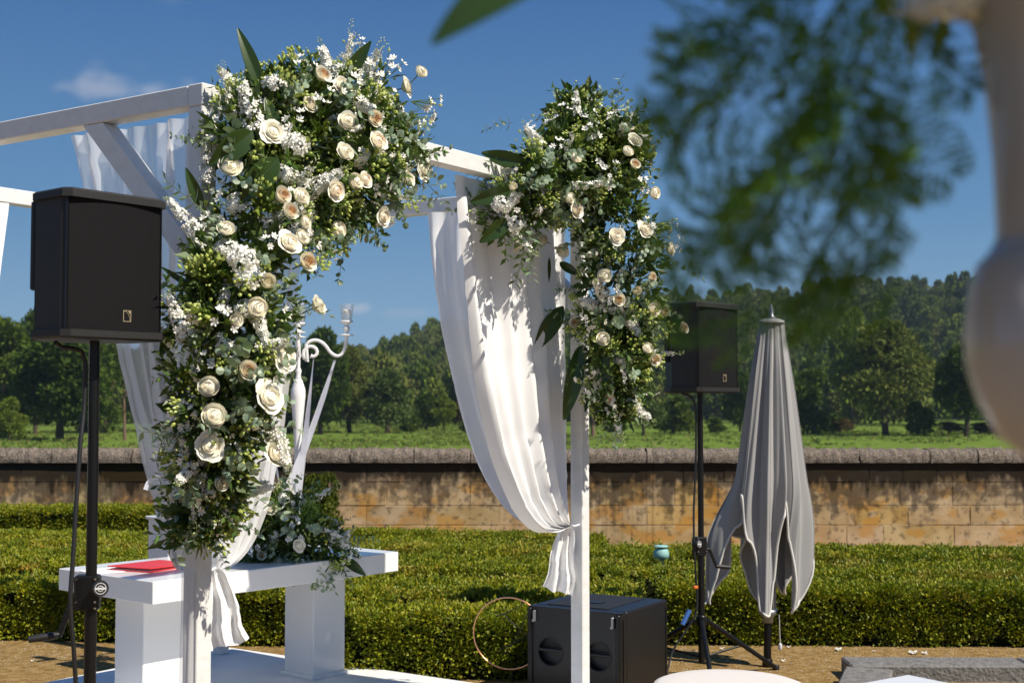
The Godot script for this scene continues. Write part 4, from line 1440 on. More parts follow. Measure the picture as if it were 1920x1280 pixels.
func sound() -> void:
	# near speaker
	var fwd := Vector3(0.776, 0, 0.63)
	var foot := Vector3(-1.496, 0, -4.77)
	loudspeaker("large black loudspeaker on the near stand, in front of the left curtain", Vector3(foot.x, 2.021, foot.z), fwd, 0.935)
	crank_stand("near black crank stand holding the large loudspeaker at left", foot, 0.12, 2.024, 0.30, 1.128, 0.34, Vector3(-0.045, -0.125, 0), Vector3(0.038, 0.02, 0.045))
	var q := func(px: float, py: float, d: float) -> Vector3: return at(px, py, d * 0.96)
	cable("black cable hanging beside the near speaker pole", [q.call(92, 648, 4.9) + Vector3(0.02, 0.012, 0), q.call(118, 652, 4.93), q.call(145, 655, 4.94), q.call(158, 672, 4.95), q.call(157, 760, 4.95), q.call(150, 830, 4.92), q.call(143, 930, 4.90), q.call(136, 1050, 4.88), q.call(131, 1130, 4.87), q.call(137, 1210, 4.88), q.call(142, 1290, 4.9), q.call(150, 1400, 4.9), Vector3(-1.44, 0.012, -4.55)], 0.0085, foot)
	# far speaker
	var foot2 := at(1313, 755, 8.8)
	foot2.y = 0.0
	loudspeaker("far black loudspeaker beside the closed parasol", Vector3(foot2.x + 0.01, 1.865, foot2.z), Vector3(0.73, 0, 0.68), 1.06)
	crank_stand("far black crank stand between the subwoofer and the closed parasol", foot2, 0.5, 1.869, 0.375, 0.86, 0.62, Vector3(0.055, -0.115, 0), Vector3(-0.055, 0.02, 0.03))
	cable("black cable running down the far speaker pole", [foot2 + Vector3(-0.12, 1.862, 0.02), foot2 + Vector3(-0.06, 1.835, 0.03), foot2 + Vector3(-0.032, 1.75, 0.02), foot2 + Vector3(-0.034, 1.4, 0.02), foot2 + Vector3(-0.05, 1.1, 0.03), foot2 + Vector3(-0.052, 0.85, 0.06), foot2 + Vector3(-0.04, 0.62, 0.05), foot2 + Vector3(-0.05, 0.42, 0.06), foot2 + Vector3(-0.2, 0.2, 0.1), foot2 + Vector3(-0.26, 0.012, 0.2)], 0.007, foot2)
	var mb := MB.new()
	mb.box(Transform3D(Basis(Vector3.UP, 0.3), Vector3.ZERO), Vector3(0.03, 0.02, 0.03), 0.004)
	solo("cable_tie", mb.mesh(), M.orange_tape, "small orange cable tie on the far speaker pole", "cable tie", Transform3D(Basis.IDENTITY, foot2 + Vector3(-0.045, 0.60, 0.048)))
	mb = MB.new()
	mb.rod(foot2 * 0.0, Vector3(-0.05, -0.09, 0.02), 0.016, 0.016, 10)
	solo("cable_plug", mb.mesh(), M.blue_tape, "blue cable plug hanging at the collar of the far stand", "plug", Transform3D(Basis.IDENTITY, foot2 + Vector3(-0.085, 0.455, 0.06)))
	subwoofer()

func subwoofer() -> void:
	# the face with the ports looks to the left front
	var fwd := Vector3(-0.52, 0, 0.855).normalized()
	var ba := facing(fwd)
	var near := at(1165, 1150, 8.0)       # top right corner of the ported face
	var w := 0.64
	var dep := 0.66
	var h := near.y
	var foot := Vector3(near.x, 0, near.z) - ba.x * (w / 2) - ba.z * (dep / 2)
	var o := thing("subwoofer", "black subwoofer cabinet on the path behind the right post", "subwoofer", foot, "", ba)
	part(o, "cabinet", boxed(Vector3(w, h, dep - 0.07), 0.010, Transform3D(Basis.IDENTITY, Vector3(0, h / 2, -0.035))), M.speaker_sub)
	# front baffle with two round recesses for the handles
	var baffle := CSGBox3D.new()
	baffle.name = "baffle"
	baffle.size = Vector3(w - 0.002, h - 0.002, 0.072)
	baffle.position = Vector3(0, h / 2, dep / 2 - 0.033)
	baffle.material = M.speaker_sub
	for sx in [-1, 1]:
		var hole := CSGCylinder3D.new()
		hole.name = "recess"
		hole.operation = CSGShape3D.OPERATION_SUBTRACTION
		hole.radius = 0.083
		hole.height = 0.12
		hole.sides = 32
		hole.rotation.x = PI / 2
		hole.position = Vector3(sx * 0.165, h / 2 - 0.27, 0.05)
		hole.material = M.speaker_sub
		baffle.add_child(hole, true)
	o.add_child(baffle, true)
	for sx in [-1, 1]:
		part(o, "corner_rail", boxed(Vector3(0.028, h - 0.02, 0.03), 0.008, Transform3D(Basis.IDENTITY, Vector3(sx * (w / 2 - 0.015), h / 2, dep / 2 + 0.008))), M.black_metal)
		var c := Vector3(sx * 0.165, h - 0.27, dep / 2 + 0.004)
		var mb := MB.new()
		mb.lathe([Vector2(0.083, 0.0), Vector2(0.090, 0.003), Vector2(0.092, 0.0)], 28)
		var cup := part(o, "handle_rim", mb.mesh(), M.black_metal, Transform3D(Basis(Vector3.RIGHT, PI / 2), c))
		mb = MB.new()
		mb.rod(Vector3(-0.081, -0.012, -0.008), Vector3(0.081, -0.012, -0.008), 0.011, 0.011, 10)
		part(cup, "handle_bar", mb.mesh(), M.black_rubber)
		var latch := MB.new()
		latch.box(Transform3D(Basis.IDENTITY, Vector3(sx * 0.27, h - 0.06, dep / 2 + 0.016)), Vector3(0.018, 0.07, 0.016), 0.004)
		latch.rod(Vector3(sx * 0.27, h - 0.085, dep / 2 + 0.016), Vector3(sx * 0.27, h - 0.085, dep / 2 + 0.034), 0.009, 0.009, 8)
		part(o, "latch", latch.mesh(), M.grey_metal)
	part(o, "top_plate", boxed(Vector3(w - 0.22, 0.004, dep - 0.14), 0.001, Transform3D(Basis.IDENTITY, Vector3(-0.03, h + 0.002, -0.02))), M.speaker_paint)
	for q in [Vector3(0.0, h + 0.006, 0.05)]:
		part(o, "pole_socket", boxed(Vector3(0.10, 0.006, 0.07), 0.002, Transform3D(Basis.IDENTITY, q)), M.black_metal)
	for sz in [-1, 1]:
		part(o, "rear_edge_strip", boxed(Vector3(0.004, h - 0.08, 0.012), 0.001, Transform3D(Basis.IDENTITY, Vector3(w / 2 + 0.002, h / 2, sz * (dep / 2 - 0.03)))), M.black_metal)

# ---------------------------------------------------------------- flowers; every shape grows along +y from the origin
func petal(mb: MB, phi: float, r0: float, h: float, w: float, open: float, curl: float, y0: float, tint: Color, tip: Color) -> void:
	var rows := 5
	var cols := 5
	var p := PackedVector3Array()
	var cs := PackedColorArray()
	var wob := rng.randf_range(-0.15, 0.15)
	for r in rows:
		var t := float(r) / (rows - 1)
		for k in cols:
			var s := float(k) / (cols - 1) * 2.0 - 1.0
			var tt := t * (1.0 - 0.16 * s * s)
			var rad := r0 * (0.40 + 0.60 * sin(tt * 2.1)) + open * tt * tt
			rad += curl * pow(maxf(0.0, tt - 0.6), 2.0) * 5.0 + 0.0022 * s * s * tt
			var a := phi + s * w * (0.45 + 0.55 * sin(minf(tt * 1.9, PI * 0.5))) + wob * tt * 0.3
			var y := y0 + h * tt - curl * pow(maxf(0.0, tt - 0.72), 2.0) * 4.0 + 0.0018 * sin(s * 5.0 + phi * 3.0) * tt
			p.append(Vector3(cos(a) * rad, y, sin(a) * rad))
			cs.append(tint.lerp(tip, t))
	mb.grid(p, rows, cols, false, 1, 1, cs)

func rose(seed_: int, open: float, heart: Color, layers := 6) -> ArrayMesh:
	rng.seed = seed_
	var mb := MB.new()
	var white := Color(0.92, 0.885, 0.765)
	var rings := [[0.005, 0.046, 3, 1.5, 0.000, 0.0], [0.010, 0.046, 3, 1.35, 0.000, 0.0], [0.015, 0.045, 4, 1.1, 0.001, 0.001], [0.021, 0.043, 4, 1.0, 0.003, 0.003], [0.027, 0.039, 5, 0.9, 0.006, 0.008], [0.031, 0.034, 5, 0.85, 0.010, 0.014]]
	for i in layers:
		var q: Array = rings[i]
		var n: int = q[2]
		var off := rng.randf() * TAU
		var k := float(i) / (rings.size() - 1)
		var c := heart.lerp(white, smoothstep(0.1, 0.75, k))
		for j in n:
			var cc := shade(c, 0.05)
			petal(mb, off + TAU * j / n + rng.randf_range(-0.2, 0.2), q[0], q[1] * rng.randf_range(0.86, 1.06), q[3] * rng.randf_range(0.85, 1.1), q[4] * open, q[5] * open * rng.randf_range(0.4, 1.4), 0.0, cc * Color(0.97, 0.98, 0.88), cc)
	mb.col = heart.lerp(white, 0.75)
	if layers == 6: mb.lathe([Vector2(0.012, 0.004), Vector2(0.029, 0.016), Vector2(0.026, 0.028), Vector2(0.018, 0.037), Vector2(0.009, 0.041), Vector2(0.0, 0.042)], 14)
	# green cup under the flower
	mb.col = Color(0.10, 0.16, 0.04)
	for j in 5:
		var a := TAU * j / 5.0
		mb.leaf(Vector3(0, -0.004, 0), Vector3(cos(a), 0.5, sin(a)).normalized(), Vector3(-sin(a), 0, cos(a)), 0.030, 0.012)
	mb.rod(Vector3(0, 0.002, 0), Vector3(0, -0.07, 0), 0.003, 0.003, 5)
	return mb.mesh()

func floret(mb: MB, at_: Vector3, dir: Vector3, rad: float, petals: int, tint: Color, eye: Color, cup := 0.25) -> void:
	var ba := turned(dir, rng.randf() * TAU)
	for j in petals:
		var a := TAU * j / petals + rng.randf_range(-0.15, 0.15)
		var d := ba * Vector3(cos(a), cup + rng.randf_range(-0.15, 0.25), sin(a)).normalized()
		var s := ba * Vector3(-sin(a), 0, cos(a))
		mb.col = shade(tint, 0.05)
		var up := d.cross(s)
		var m := at_ + d * rad * 0.62
		var w := rad * 0.92 * 3.6 / petals
		var l := m + s * w * 0.5 + up * rad * 0.10
		var r := m - s * w * 0.5 + up * rad * 0.10
		var tip := at_ + d * rad + up * rad * -0.06
		mb.tri(at_, l, tip)
		mb.tri(at_, tip, r)
	mb.col = eye
	var e := at_ + dir * rad * 0.16
	for j in 3:
		var a := TAU * j / 3.0
		var b := TAU * (j + 1) / 3.0
		mb.tri(e + dir * rad * 0.1, e + ba * Vector3(cos(a), 0, sin(a)) * rad * 0.17, e + ba * Vector3(cos(b), 0, sin(b)) * rad * 0.17)

const CREAM := Color(0.92, 0.91, 0.85)
const BUD := Color(0.52, 0.60, 0.15)

func hydrangea(seed_: int) -> ArrayMesh:
	rng.seed = seed_
	var mb := MB.new()
	for i in 70:
		var d := ball().normalized()
		if d.y < -0.35: d.y = -d.y
		floret(mb, Vector3(0, 0.03, 0) + d * Vector3(0.050, 0.036, 0.050) * rng.randf_range(0.8, 1.05), (d + ball() * 0.35).normalized(), rng.randf_range(0.011, 0.016), 4, CREAM, Color(0.6, 0.6, 0.35), 0.1)
	return mb.mesh()

func stock(seed_: int) -> ArrayMesh:
	rng.seed = seed_
	var mb := MB.new()
	mb.col = Color(0.16, 0.24, 0.06)
	mb.rod(Vector3(0, -0.06, 0), Vector3(0, 0.25, 0), 0.004, 0.002, 5)
	for i in 120:
		var t := pow(rng.randf(), 0.85)
		var a := rng.randf() * TAU
		var rad := lerpf(0.046, 0.012, t) * rng.randf_range(0.7, 1.1)
		var d := Vector3(cos(a), rng.randf_range(0.0, 0.6), sin(a)).normalized()
		if t > 0.88:
			bud(mb, Vector3(cos(a) * rad * 0.7, t * 0.25, sin(a) * rad * 0.7), d, 0.010, Color(0.5, 0.56, 0.25))
		else:
			floret(mb, Vector3(cos(a) * rad, t * 0.25, sin(a) * rad), (d + ball() * 0.3).normalized(), lerpf(0.022, 0.012, t), 5, CREAM, Color(0.55, 0.58, 0.3), 0.15)
	return mb.mesh()

func bud(mb: MB, at_: Vector3, dir: Vector3, l: float, tint: Color) -> void:
	mb.col = shade(tint, 0.18)
	var ba := turned(dir)
	var prev := []
	for j in 5:
		var a := TAU * j / 5.0
		prev.append(at_ + dir * l * 0.55 + ba * Vector3(cos(a), 0, sin(a)) * l * 0.30)
	for j in 5:
		mb.tri(at_, prev[j], prev[(j + 1) % 5])
		mb.tri(at_ + dir * l, prev[(j + 1) % 5], prev[j])

func delphinium(seed_: int) -> ArrayMesh:
	# a slender string of flowers that bends over; buds towards the tip
	rng.seed = seed_
	var mb := MB.new()
	var path := PackedVector3Array()
	for i in 9:
		var t := i / 8.0
		path.append(Vector3(0.03 * t * t, 0.28 * t, 0.01 * sin(t * 4.0)))
	mb.col = Color(0.20, 0.30, 0.07)
	mb.tube(path, PackedFloat32Array([0.0025, 0.0022, 0.002, 0.0018, 0.0016, 0.0014, 0.0012, 0.001, 0.0008]), 5)
	for i in 34:
		var t := (i + rng.randf()) / 34.0
		var c := path[int(t * 7.99)].lerp(path[int(t * 7.99) + 1], fmod(t * 7.99, 1.0))
		var a := rng.randf() * TAU
		var d := Vector3(cos(a), 0.35, sin(a)).normalized()
		var rad := lerpf(0.022, 0.008, t)
		if t > 0.72:
			bud(mb, c + d * rad * 0.8, d, 0.011, Color(0.62, 0.66, 0.36))
		else:
			floret(mb, c + d * rad, d, lerpf(0.020, 0.012, t), 5, CREAM, Color(0.5, 0.55, 0.2), 0.2)
	return mb.mesh()

func star_spray(seed_: int) -> ArrayMesh:
	rng.seed = seed_
	var mb := MB.new()
	for i in 7:
		var d := (Vector3.UP + ball() * 0.75).normalized()
		var e := d * rng.randf_range(0.06, 0.105)
		mb.col = Color(0.12, 0.20, 0.04)
		mb.rod(Vector3.ZERO, e, 0.0014, 0.001, 4)
		if i < 5:
			floret(mb, e, (d + ball() * 0.4).normalized(), rng.randf_range(0.015, 0.021), 6, CREAM, Color(0.42, 0.45, 0.08), 0.35)
		else:
			bud(mb, e, d, 0.02, Color(0.5, 0.58, 0.25))
	return mb.mesh()

func bud_umbel(seed_: int) -> ArrayMesh:
	rng.seed = seed_
	var mb := MB.new()
	mb.col = Color(0.14, 0.24, 0.04)
	mb.rod(Vector3(0, -0.06, 0), Vector3(0, 0.02, 0), 0.0025, 0.002, 5)
	for i in 17:
		var d := (Vector3.UP * 0.9 + ball()).normalized()
		var e := Vector3(0, 0.02, 0) + d * rng.randf_range(0.03, 0.06)
		mb.col = Color(0.16, 0.26, 0.05)
		mb.rod(Vector3(0, 0.02, 0), e, 0.0012, 0.001, 4)
		bud(mb, e, (d + Vector3.UP * 0.3).normalized(), rng.randf_range(0.016, 0.026), BUD)
	for i in 4:
		mb.col = shade(Color(0.09, 0.16, 0.03), 0.2)
		var d := (Vector3.UP * 0.2 + ball()).normalized()
		mb.leaf(Vector3.ZERO, d, d.cross(ball()).normalized(), 0.06, 0.016)
	return mb.mesh()

func eucalyptus(seed_: int, round_: bool, l: float) -> ArrayMesh:
	rng.seed = seed_
	var mb := MB.new()
	var path := PackedVector3Array()
	var bend := rng.randf_range(0.02, 0.07)
	for i in 7:
		var t := i / 6.0
		path.append(Vector3(bend * t * t, l * t, 0))
	mb.col = Color(0.12, 0.13, 0.06)
	mb.tube(path, PackedFloat32Array([0.002, 0.0018, 0.0016, 0.0014, 0.0012, 0.001, 0.0008]), 4)
	var n := 8
	for i in n:
		var t := 0.12 + 0.88 * i / (n - 1)
		var c := path[mini(int(t * 6), 5)].lerp(path[mini(int(t * 6), 5) + 1], clampf(t * 6 - mini(int(t * 6), 5), 0, 1))
		for s in [0.0, PI]:
			var a: float = s + i * 1.4 + rng.randf_range(-0.3, 0.3)
			var d := Vector3(cos(a), rng.randf_range(0.2, 0.8), sin(a)).normalized()
			var sd := (d.cross(Vector3.UP)).normalized().rotated(d, rng.randf_range(-0.7, 0.7))
			mb.col = shade(Color(0.235, 0.310, 0.205), 0.2)
			var sz := lerpf(0.050, 0.026, t) * rng.randf_range(0.8, 1.15)
			if round_: mb.disc(c, d, sd, sz, sz * 0.95, 0.12)
			else: mb.leaf(c, d, sd, sz * 1.5, sz * 0.6, 0.15)
	return mb.mesh()

func ruscus(seed_: int) -> ArrayMesh:
	rng.seed = seed_
	var mb := MB.new()
	var path := PackedVector3Array()
	var bend := rng.randf_range(0.02, 0.06)
	for i in 6:
		var t := i / 5.0
		path.append(Vector3(bend * t * t, 0.20 * t, 0))
	mb.col = Color(0.07, 0.12, 0.03)
	mb.tube(path, PackedFloat32Array([0.002, 0.0018, 0.0015, 0.0012, 0.001, 0.0008]), 4)
	for i in 13:
		var t := 0.1 + 0.9 * i / 12.0
		var c := path[mini(int(t * 5), 4)].lerp(path[mini(int(t * 5), 4) + 1], clampf(t * 5 - mini(int(t * 5), 4), 0, 1))
		var a := i * 2.4
		var d := Vector3(cos(a), 0.75, sin(a)).normalized()
		mb.col = shade(Color(0.095, 0.165, 0.030), 0.3)
		mb.leaf(c, d, d.cross(Vector3.UP).normalized().rotated(d, rng.randf_range(-0.9, 0.9)), 0.050, 0.021, 0.2)
	return mb.mesh()

func filler(seed_: int, tint: Color) -> ArrayMesh:
	# a small bunch of leaves and yellow green tips
	rng.seed = seed_
	var mb := MB.new()
	for i in 26:
		var d := (Vector3.UP * 0.6 + ball()).normalized()
		var c := d * rng.randf_range(0.0, 0.07)
		mb.col = shade(tint, 0.35)
		var ax := (d + ball() * 0.6).normalized()
		mb.leaf(c, ax, ax.cross(ball()).normalized(), rng.randf_range(0.034, 0.062), rng.randf_range(0.018, 0.032), 0.2)
	for i in 8:
		var d := (Vector3.UP * 0.8 + ball()).normalized()
		bud(mb, d * rng.randf_range(0.06, 0.10), d, 0.013, Color(0.34, 0.42, 0.09))
	return mb.mesh()

func big_leaf(seed_: int) -> ArrayMesh:
	# one unit long lance leaf with a folded midrib and fine ribs, tip curling over
	rng.seed = seed_
	var mb := MB.new()
	var rows := 12
	var cols := 15
	var p := PackedVector3Array()
	var cs := PackedColorArray()
	var bend := rng.randf_range(0.06, 0.22)
	for r in rows:
		var t := float(r) / (rows - 1)
		var w := 0.15 * pow(sin(PI * pow(t, 0.8) * 0.97 + 0.03), 0.85) + 0.006
		for k in cols:
			var s := float(k) / (cols - 1) * 2.0 - 1.0
			p.append(Vector3(s * w, t - 0.05 * t * t, -bend * t * t + absf(s) * w * 0.38 + 0.0045 * cos(s * 22.0) * sin(PI * t)))
			var g := 1.0 + (0.22 if k % 2 else -0.1)
			cs.append(Color(0.036 * g, 0.070 * g, 0.016 * g))
	mb.grid(p, rows, cols, false, 1, 1, cs)
	return mb.mesh()

func fern_plume(seed_: int) -> ArrayMesh:
	rng.seed = seed_
	var mb := MB.new()
	for b in 13:
		var t := 0.06 + b * 0.07
		var c := Vector3(0.0, t * 0.28, 0.05 * t * t)
		mb.col = Color(0.05, 0.10, 0.02)
		for s in [-1.0, 1.0]:
			var l := 0.095 * sin(PI * (0.18 + t * 0.8)) + 0.01
			var d := Vector3(s, 0.65, rng.randf_range(-0.5, 0.5)).normalized()
			mb.col = Color(0.07, 0.13, 0.02)
			mb.rod(c, c + d * l, 0.0008, 0.0004, 3)
			for i in 9:
				var q := c + d * l * (i + 1) / 9.0
				for e in 3:
					var dd := (d + ball() * 1.0).normalized()
					mb.col = shade(Color(0.130, 0.265, 0.022), 0.4)
					mb.leaf(q, dd, dd.cross(ball()).normalized(), 0.024, 0.0048, 0.1)
	mb.col = Color(0.06, 0.10, 0.02)
	mb.rod(Vector3(0, -0.03, 0), Vector3(0, 0.28, 0.05), 0.0014, 0.0006, 4)
	return mb.mesh()

func daisy(seed_: int) -> ArrayMesh:
	rng.seed = seed_
	var mb := MB.new()
	for ring in 3:
		for j in 18:
			var a := TAU * j / 18.0 + ring * 0.17
			var d := Vector3(cos(a), 0.12 + ring * 0.3, sin(a)).normalized()
			mb.col = shade(CREAM, 0.05)
			mb.leaf(Vector3(0, ring * 0.002, 0), d, Vector3(-sin(a), 0, cos(a)), 0.036 - ring * 0.005, 0.010, 0.1)
	mb.col = Color(0.55, 0.50, 0.06)
	mb.lathe([Vector2(0.013, 0.004), Vector2(0.010, 0.010), Vector2(0.0, 0.012)], 10)
	return mb.mesh()

func flower_shapes() -> void:
	G.rose = [rose(1, 0.9, Color(0.80, 0.50, 0.25)), rose(2, 0.5, Color(0.80, 0.72, 0.52)), rose(3, 1.25, Color(0.80, 0.60, 0.36)), rose(4, 0.7, Color(0.78, 0.73, 0.52)), rose(5, 0.8, Color(0.85, 0.80, 0.62), 4), rose(6, 1.5, Color(0.84, 0.78, 0.60)), rose(7, 0.3, Color(0.86, 0.78, 0.60)), rose(8, 1.0, Color(0.82, 0.56, 0.34), 5)]
	G.hydrangea = [hydrangea(11), hydrangea(12)]
	G.stock = [stock(13), stock(14)]
	G.delphinium = [delphinium(15), delphinium(16)]
	G.star = [star_spray(17), star_spray(18), star_spray(19)]
	G.umbel = [bud_umbel(20), bud_umbel(21)]
	G.eucalyptus = [eucalyptus(22, true, 0.20), eucalyptus(23, true, 0.24), eucalyptus(24, false, 0.22)]
	G.ruscus = [ruscus(25), ruscus(26)]
	G.filler = [filler(27, Color(0.165, 0.225, 0.034)), filler(28, Color(0.080, 0.130, 0.026))]
	G.big = [big_leaf(29), big_leaf(30), big_leaf(31)]
	G.fern = [fern_plume(32), fern_plume(33)]
	G.daisy = [daisy(34)]

# ---------------------------------------------------------------- arrangements
class Bunch:
	var o: Node3D
	var line := []     # points along the middle: position, radius
	var eye := Vector3.ZERO

func sample_line(spine: Array) -> Array:
	var out := []
	for seg in spine:
		for i in seg.size() - 1:
			for s in 8:
				var t := s / 8.0
				out.append([at(seg[i][0], seg[i][1], seg[i][2]).lerp(at(seg[i + 1][0], seg[i + 1][1], seg[i + 1][2]), t), lerpf(seg[i][3], seg[i + 1][3], t)])
	return out

# where the line of sight through a point of the photograph meets the bunch: position and outward direction
func skin(bu: Bunch, px: float, py: float) -> Array:
	var best := 1e9
	var res := []
	var near := 1e9
	var dir := (at(px, py, 1.0) - bu.eye).normalized()
	for q in bu.line:
		var c: Vector3 = q[0]
		var r: float = q[1]
		var t := (c - bu.eye).dot(dir)
		var foot := bu.eye + dir * t
		var lat := foot.distance_to(c)
		if lat < r:
			var tt := t - sqrt(r * r - lat * lat) * 0.9
			if tt < best:
				best = tt
				res = [bu.eye + dir * tt, (bu.eye + dir * tt - c).normalized()]
		elif best > 1e8 and lat - r < near:
			near = lat - r
			res = [foot, (foot - c).normalized()]
	return res

func put(bu: Bunch, called: String, m: Mesh, mt: Material, p: Vector3, dir: Vector3, s := 1.0, spin := -1.0) -> MeshInstance3D:
	var t := Transform3D(turned(dir, rng.randf() * TAU if spin < 0 else spin, s), p - bu.o.position)
	return part(bu.o, called, m, mt, t)

func pick(a: Array) -> Mesh:
	return a[rng.randi() % a.size()]

func bunch(called: String, label: String, where: Vector3, spine: Array, seed_: int, roses: Array, spikes: Array, leaves: Array, fill: Dictionary, size := 1.0) -> Bunch:
	rng.seed = seed_
	var bu := Bunch.new()
	bu.eye = Vector3(0, EYE, 0)
	bu.o = thing(called, label, "flower arrangement", where, "white and green flower arrangements")
	bu.line = sample_line(spine)
	# random places over the bunch, more of them towards the camera
	var spot := func(deep0: float, deep1: float) -> Array:
		var q: Array = bu.line[rng.randi() % bu.line.size()]
		var d := ball().normalized()
		var view: Vector3 = (bu.eye - q[0]).normalized()
		if d.dot(view) < -0.15:
			d = d - view * 2.0 * d.dot(view)
		return [q[0] + d * q[1] * rng.randf_range(deep0, deep1), d]
	var down := Vector3(0, -0.25, 0)
	# the small leaves between the flowers, which nobody could count
	var small := [[], []]
	for i in fill.get("core", 0):
		var q: Array = spot.call(0.0, 0.62)
		small[1].append(Transform3D(turned(q[1] + ball() * 0.4, rng.randf() * TAU, rng.randf_range(1.2, 1.7) * size), q[0] - bu.o.position))
	for i in fill.get("filler", 0):
		var q: Array = spot.call(0.55, 0.95)
		small[rng.randi() % 2].append(Transform3D(turned(q[1] + ball() * 0.4, rng.randf() * TAU, rng.randf_range(0.8, 1.2) * size), q[0] - bu.o.position))
	for i in 2:
		copies(bu.o, "small_leaves", G.filler[i], M.leaf, small[i])
	for i in fill.get("ruscus", 0):
		var q: Array = spot.call(0.25, 0.75)
		put(bu, "ruscus_sprig", pick(G.ruscus), M.leaf, q[0], q[1] + ball() * 0.5 + down, rng.randf_range(0.7, 1.1) * size)
	for i in fill.get("eucalyptus", 0):
		var q: Array = spot.call(0.45, 0.9)
		put(bu, "eucalyptus_sprig", pick(G.eucalyptus), M.leaf, q[0], q[1] + ball() * 0.8 + down, rng.randf_range(0.8, 1.2) * size)
	for i in fill.get("umbel", 0):
		var q: Array = spot.call(0.78, 1.0)
		put(bu, "green_bud_umbel", pick(G.umbel), M.leaf, q[0], q[1] + ball() * 0.4, rng.randf_range(0.9, 1.35) * size)
	for i in fill.get("star", 0):
		var q: Array = spot.call(0.65, 0.95)
		put(bu, "star_flower_spray", pick(G.star), M.petal, q[0], q[1] + ball() * 0.35, rng.randf_range(0.8, 1.15) * size)
	for i in fill.get("delphinium", 0):
		var q: Array = spot.call(0.35, 0.75)
		put(bu, "delphinium_stem", pick(G.delphinium), M.petal, q[0], q[1] + ball() * 0.5, rng.randf_range(0.7, 0.95) * size)
	for i in fill.get("hydrangea", 0):
		var q: Array = spot.call(0.72, 0.92)
		put(bu, "hydrangea_head", pick(G.hydrangea), M.petal, q[0], q[1] + ball() * 0.3, rng.randf_range(0.55, 0.95) * size)
	for i in fill.get("stock", 0):
		var q: Array = spot.call(0.45, 0.8)
		put(bu, "stock_flower", pick(G.stock), M.petal, q[0], q[1] + ball() * 0.6, rng.randf_range(0.6, 0.9) * size)
	for q in roses:
		var s := skin(bu, q[0], q[1])
		var view: Vector3 = (bu.eye - s[0]).normalized()
		var dir: Vector3 = (s[1] * 0.7 + view * 0.6 + ball() * 0.45 + Vector3(0.40, 0.35, 0)).normalized()
		var k: float = (q[2] if q.size() > 2 else 1.0) * rng.randf_range(0.90, 1.08) * 0.92 * size
		put(bu, "rose", pick(G.rose), M.petal, s[0] - dir * 0.012 + s[1] * 0.035 + view * 0.02, dir, k)
	for q in spikes:
		# kind, from (x, y) to (x, y): the flower stem runs through both points
		var a := skin(bu, q[1], q[2])
		var dist := (a[0] as Vector3 - bu.eye).dot(Vector3(0, 0, -1))
		var p0: Vector3 = a[0]
		var p1 := at(q[3], q[4], dist - 0.02)
		var l := p0.distance_to(p1)
		var kind: String = q[0]
		var unit: float = {"stock": 0.25, "delphinium": 0.28, "eucalyptus": 0.22, "hydrangea": 0.07, "fern": 0.28, "umbel": 0.08, "star": 0.10, "ruscus": 0.2, "daisy": 0.05}[kind]
		var k: float = l / unit
		if kind in ["hydrangea", "umbel", "star", "daisy"]: k = q[5] if q.size() > 5 else 1.0
		var called2: String = {"stock": "stock_flower", "delphinium": "delphinium_stem", "eucalyptus": "eucalyptus_sprig", "hydrangea": "hydrangea_head", "fern": "fern_plume", "umbel": "green_bud_umbel", "star": "star_flower_spray", "ruscus": "ruscus_sprig", "daisy": "chrysanthemum"}[kind]
		put(bu, called2, pick(G[kind]), M.petal if kind in ["stock", "delphinium", "hydrangea", "star", "daisy"] else M.leaf, p0, p1 - p0, clampf(k, 0.4, 1.7))
	for q in leaves:
		# base (x, y), tip (x, y), width in pixels, lean towards the camera
		var a := skin(bu, q[0], q[1])
		var dist := (a[0] as Vector3 - bu.eye).dot(Vector3(0, 0, -1))
		var p0: Vector3 = a[0] + Vector3(0, 0, q[6] if q.size() > 6 else -0.05)
		var p1 := at(q[2], q[3], dist - q[5])
		var y := (p1 - p0)
		var l := y.length()
		var view: Vector3 = (bu.eye - p0).normalized()
		var z := (view + Vector3(rng.randf_range(-0.4, 0.4), 0, 0)).slide(y.normalized()).normalized()
		var x := y.normalized().cross(z)
		var wk: float = (q[4] / FOCAL * dist) / 0.36
		part(bu.o, "large_leaf", pick(G.big), M.big_leaf, Transform3D(Basis(x * wk, y * 1.05, z * wk * 0.9), p0 - bu.o.position))
	return bu

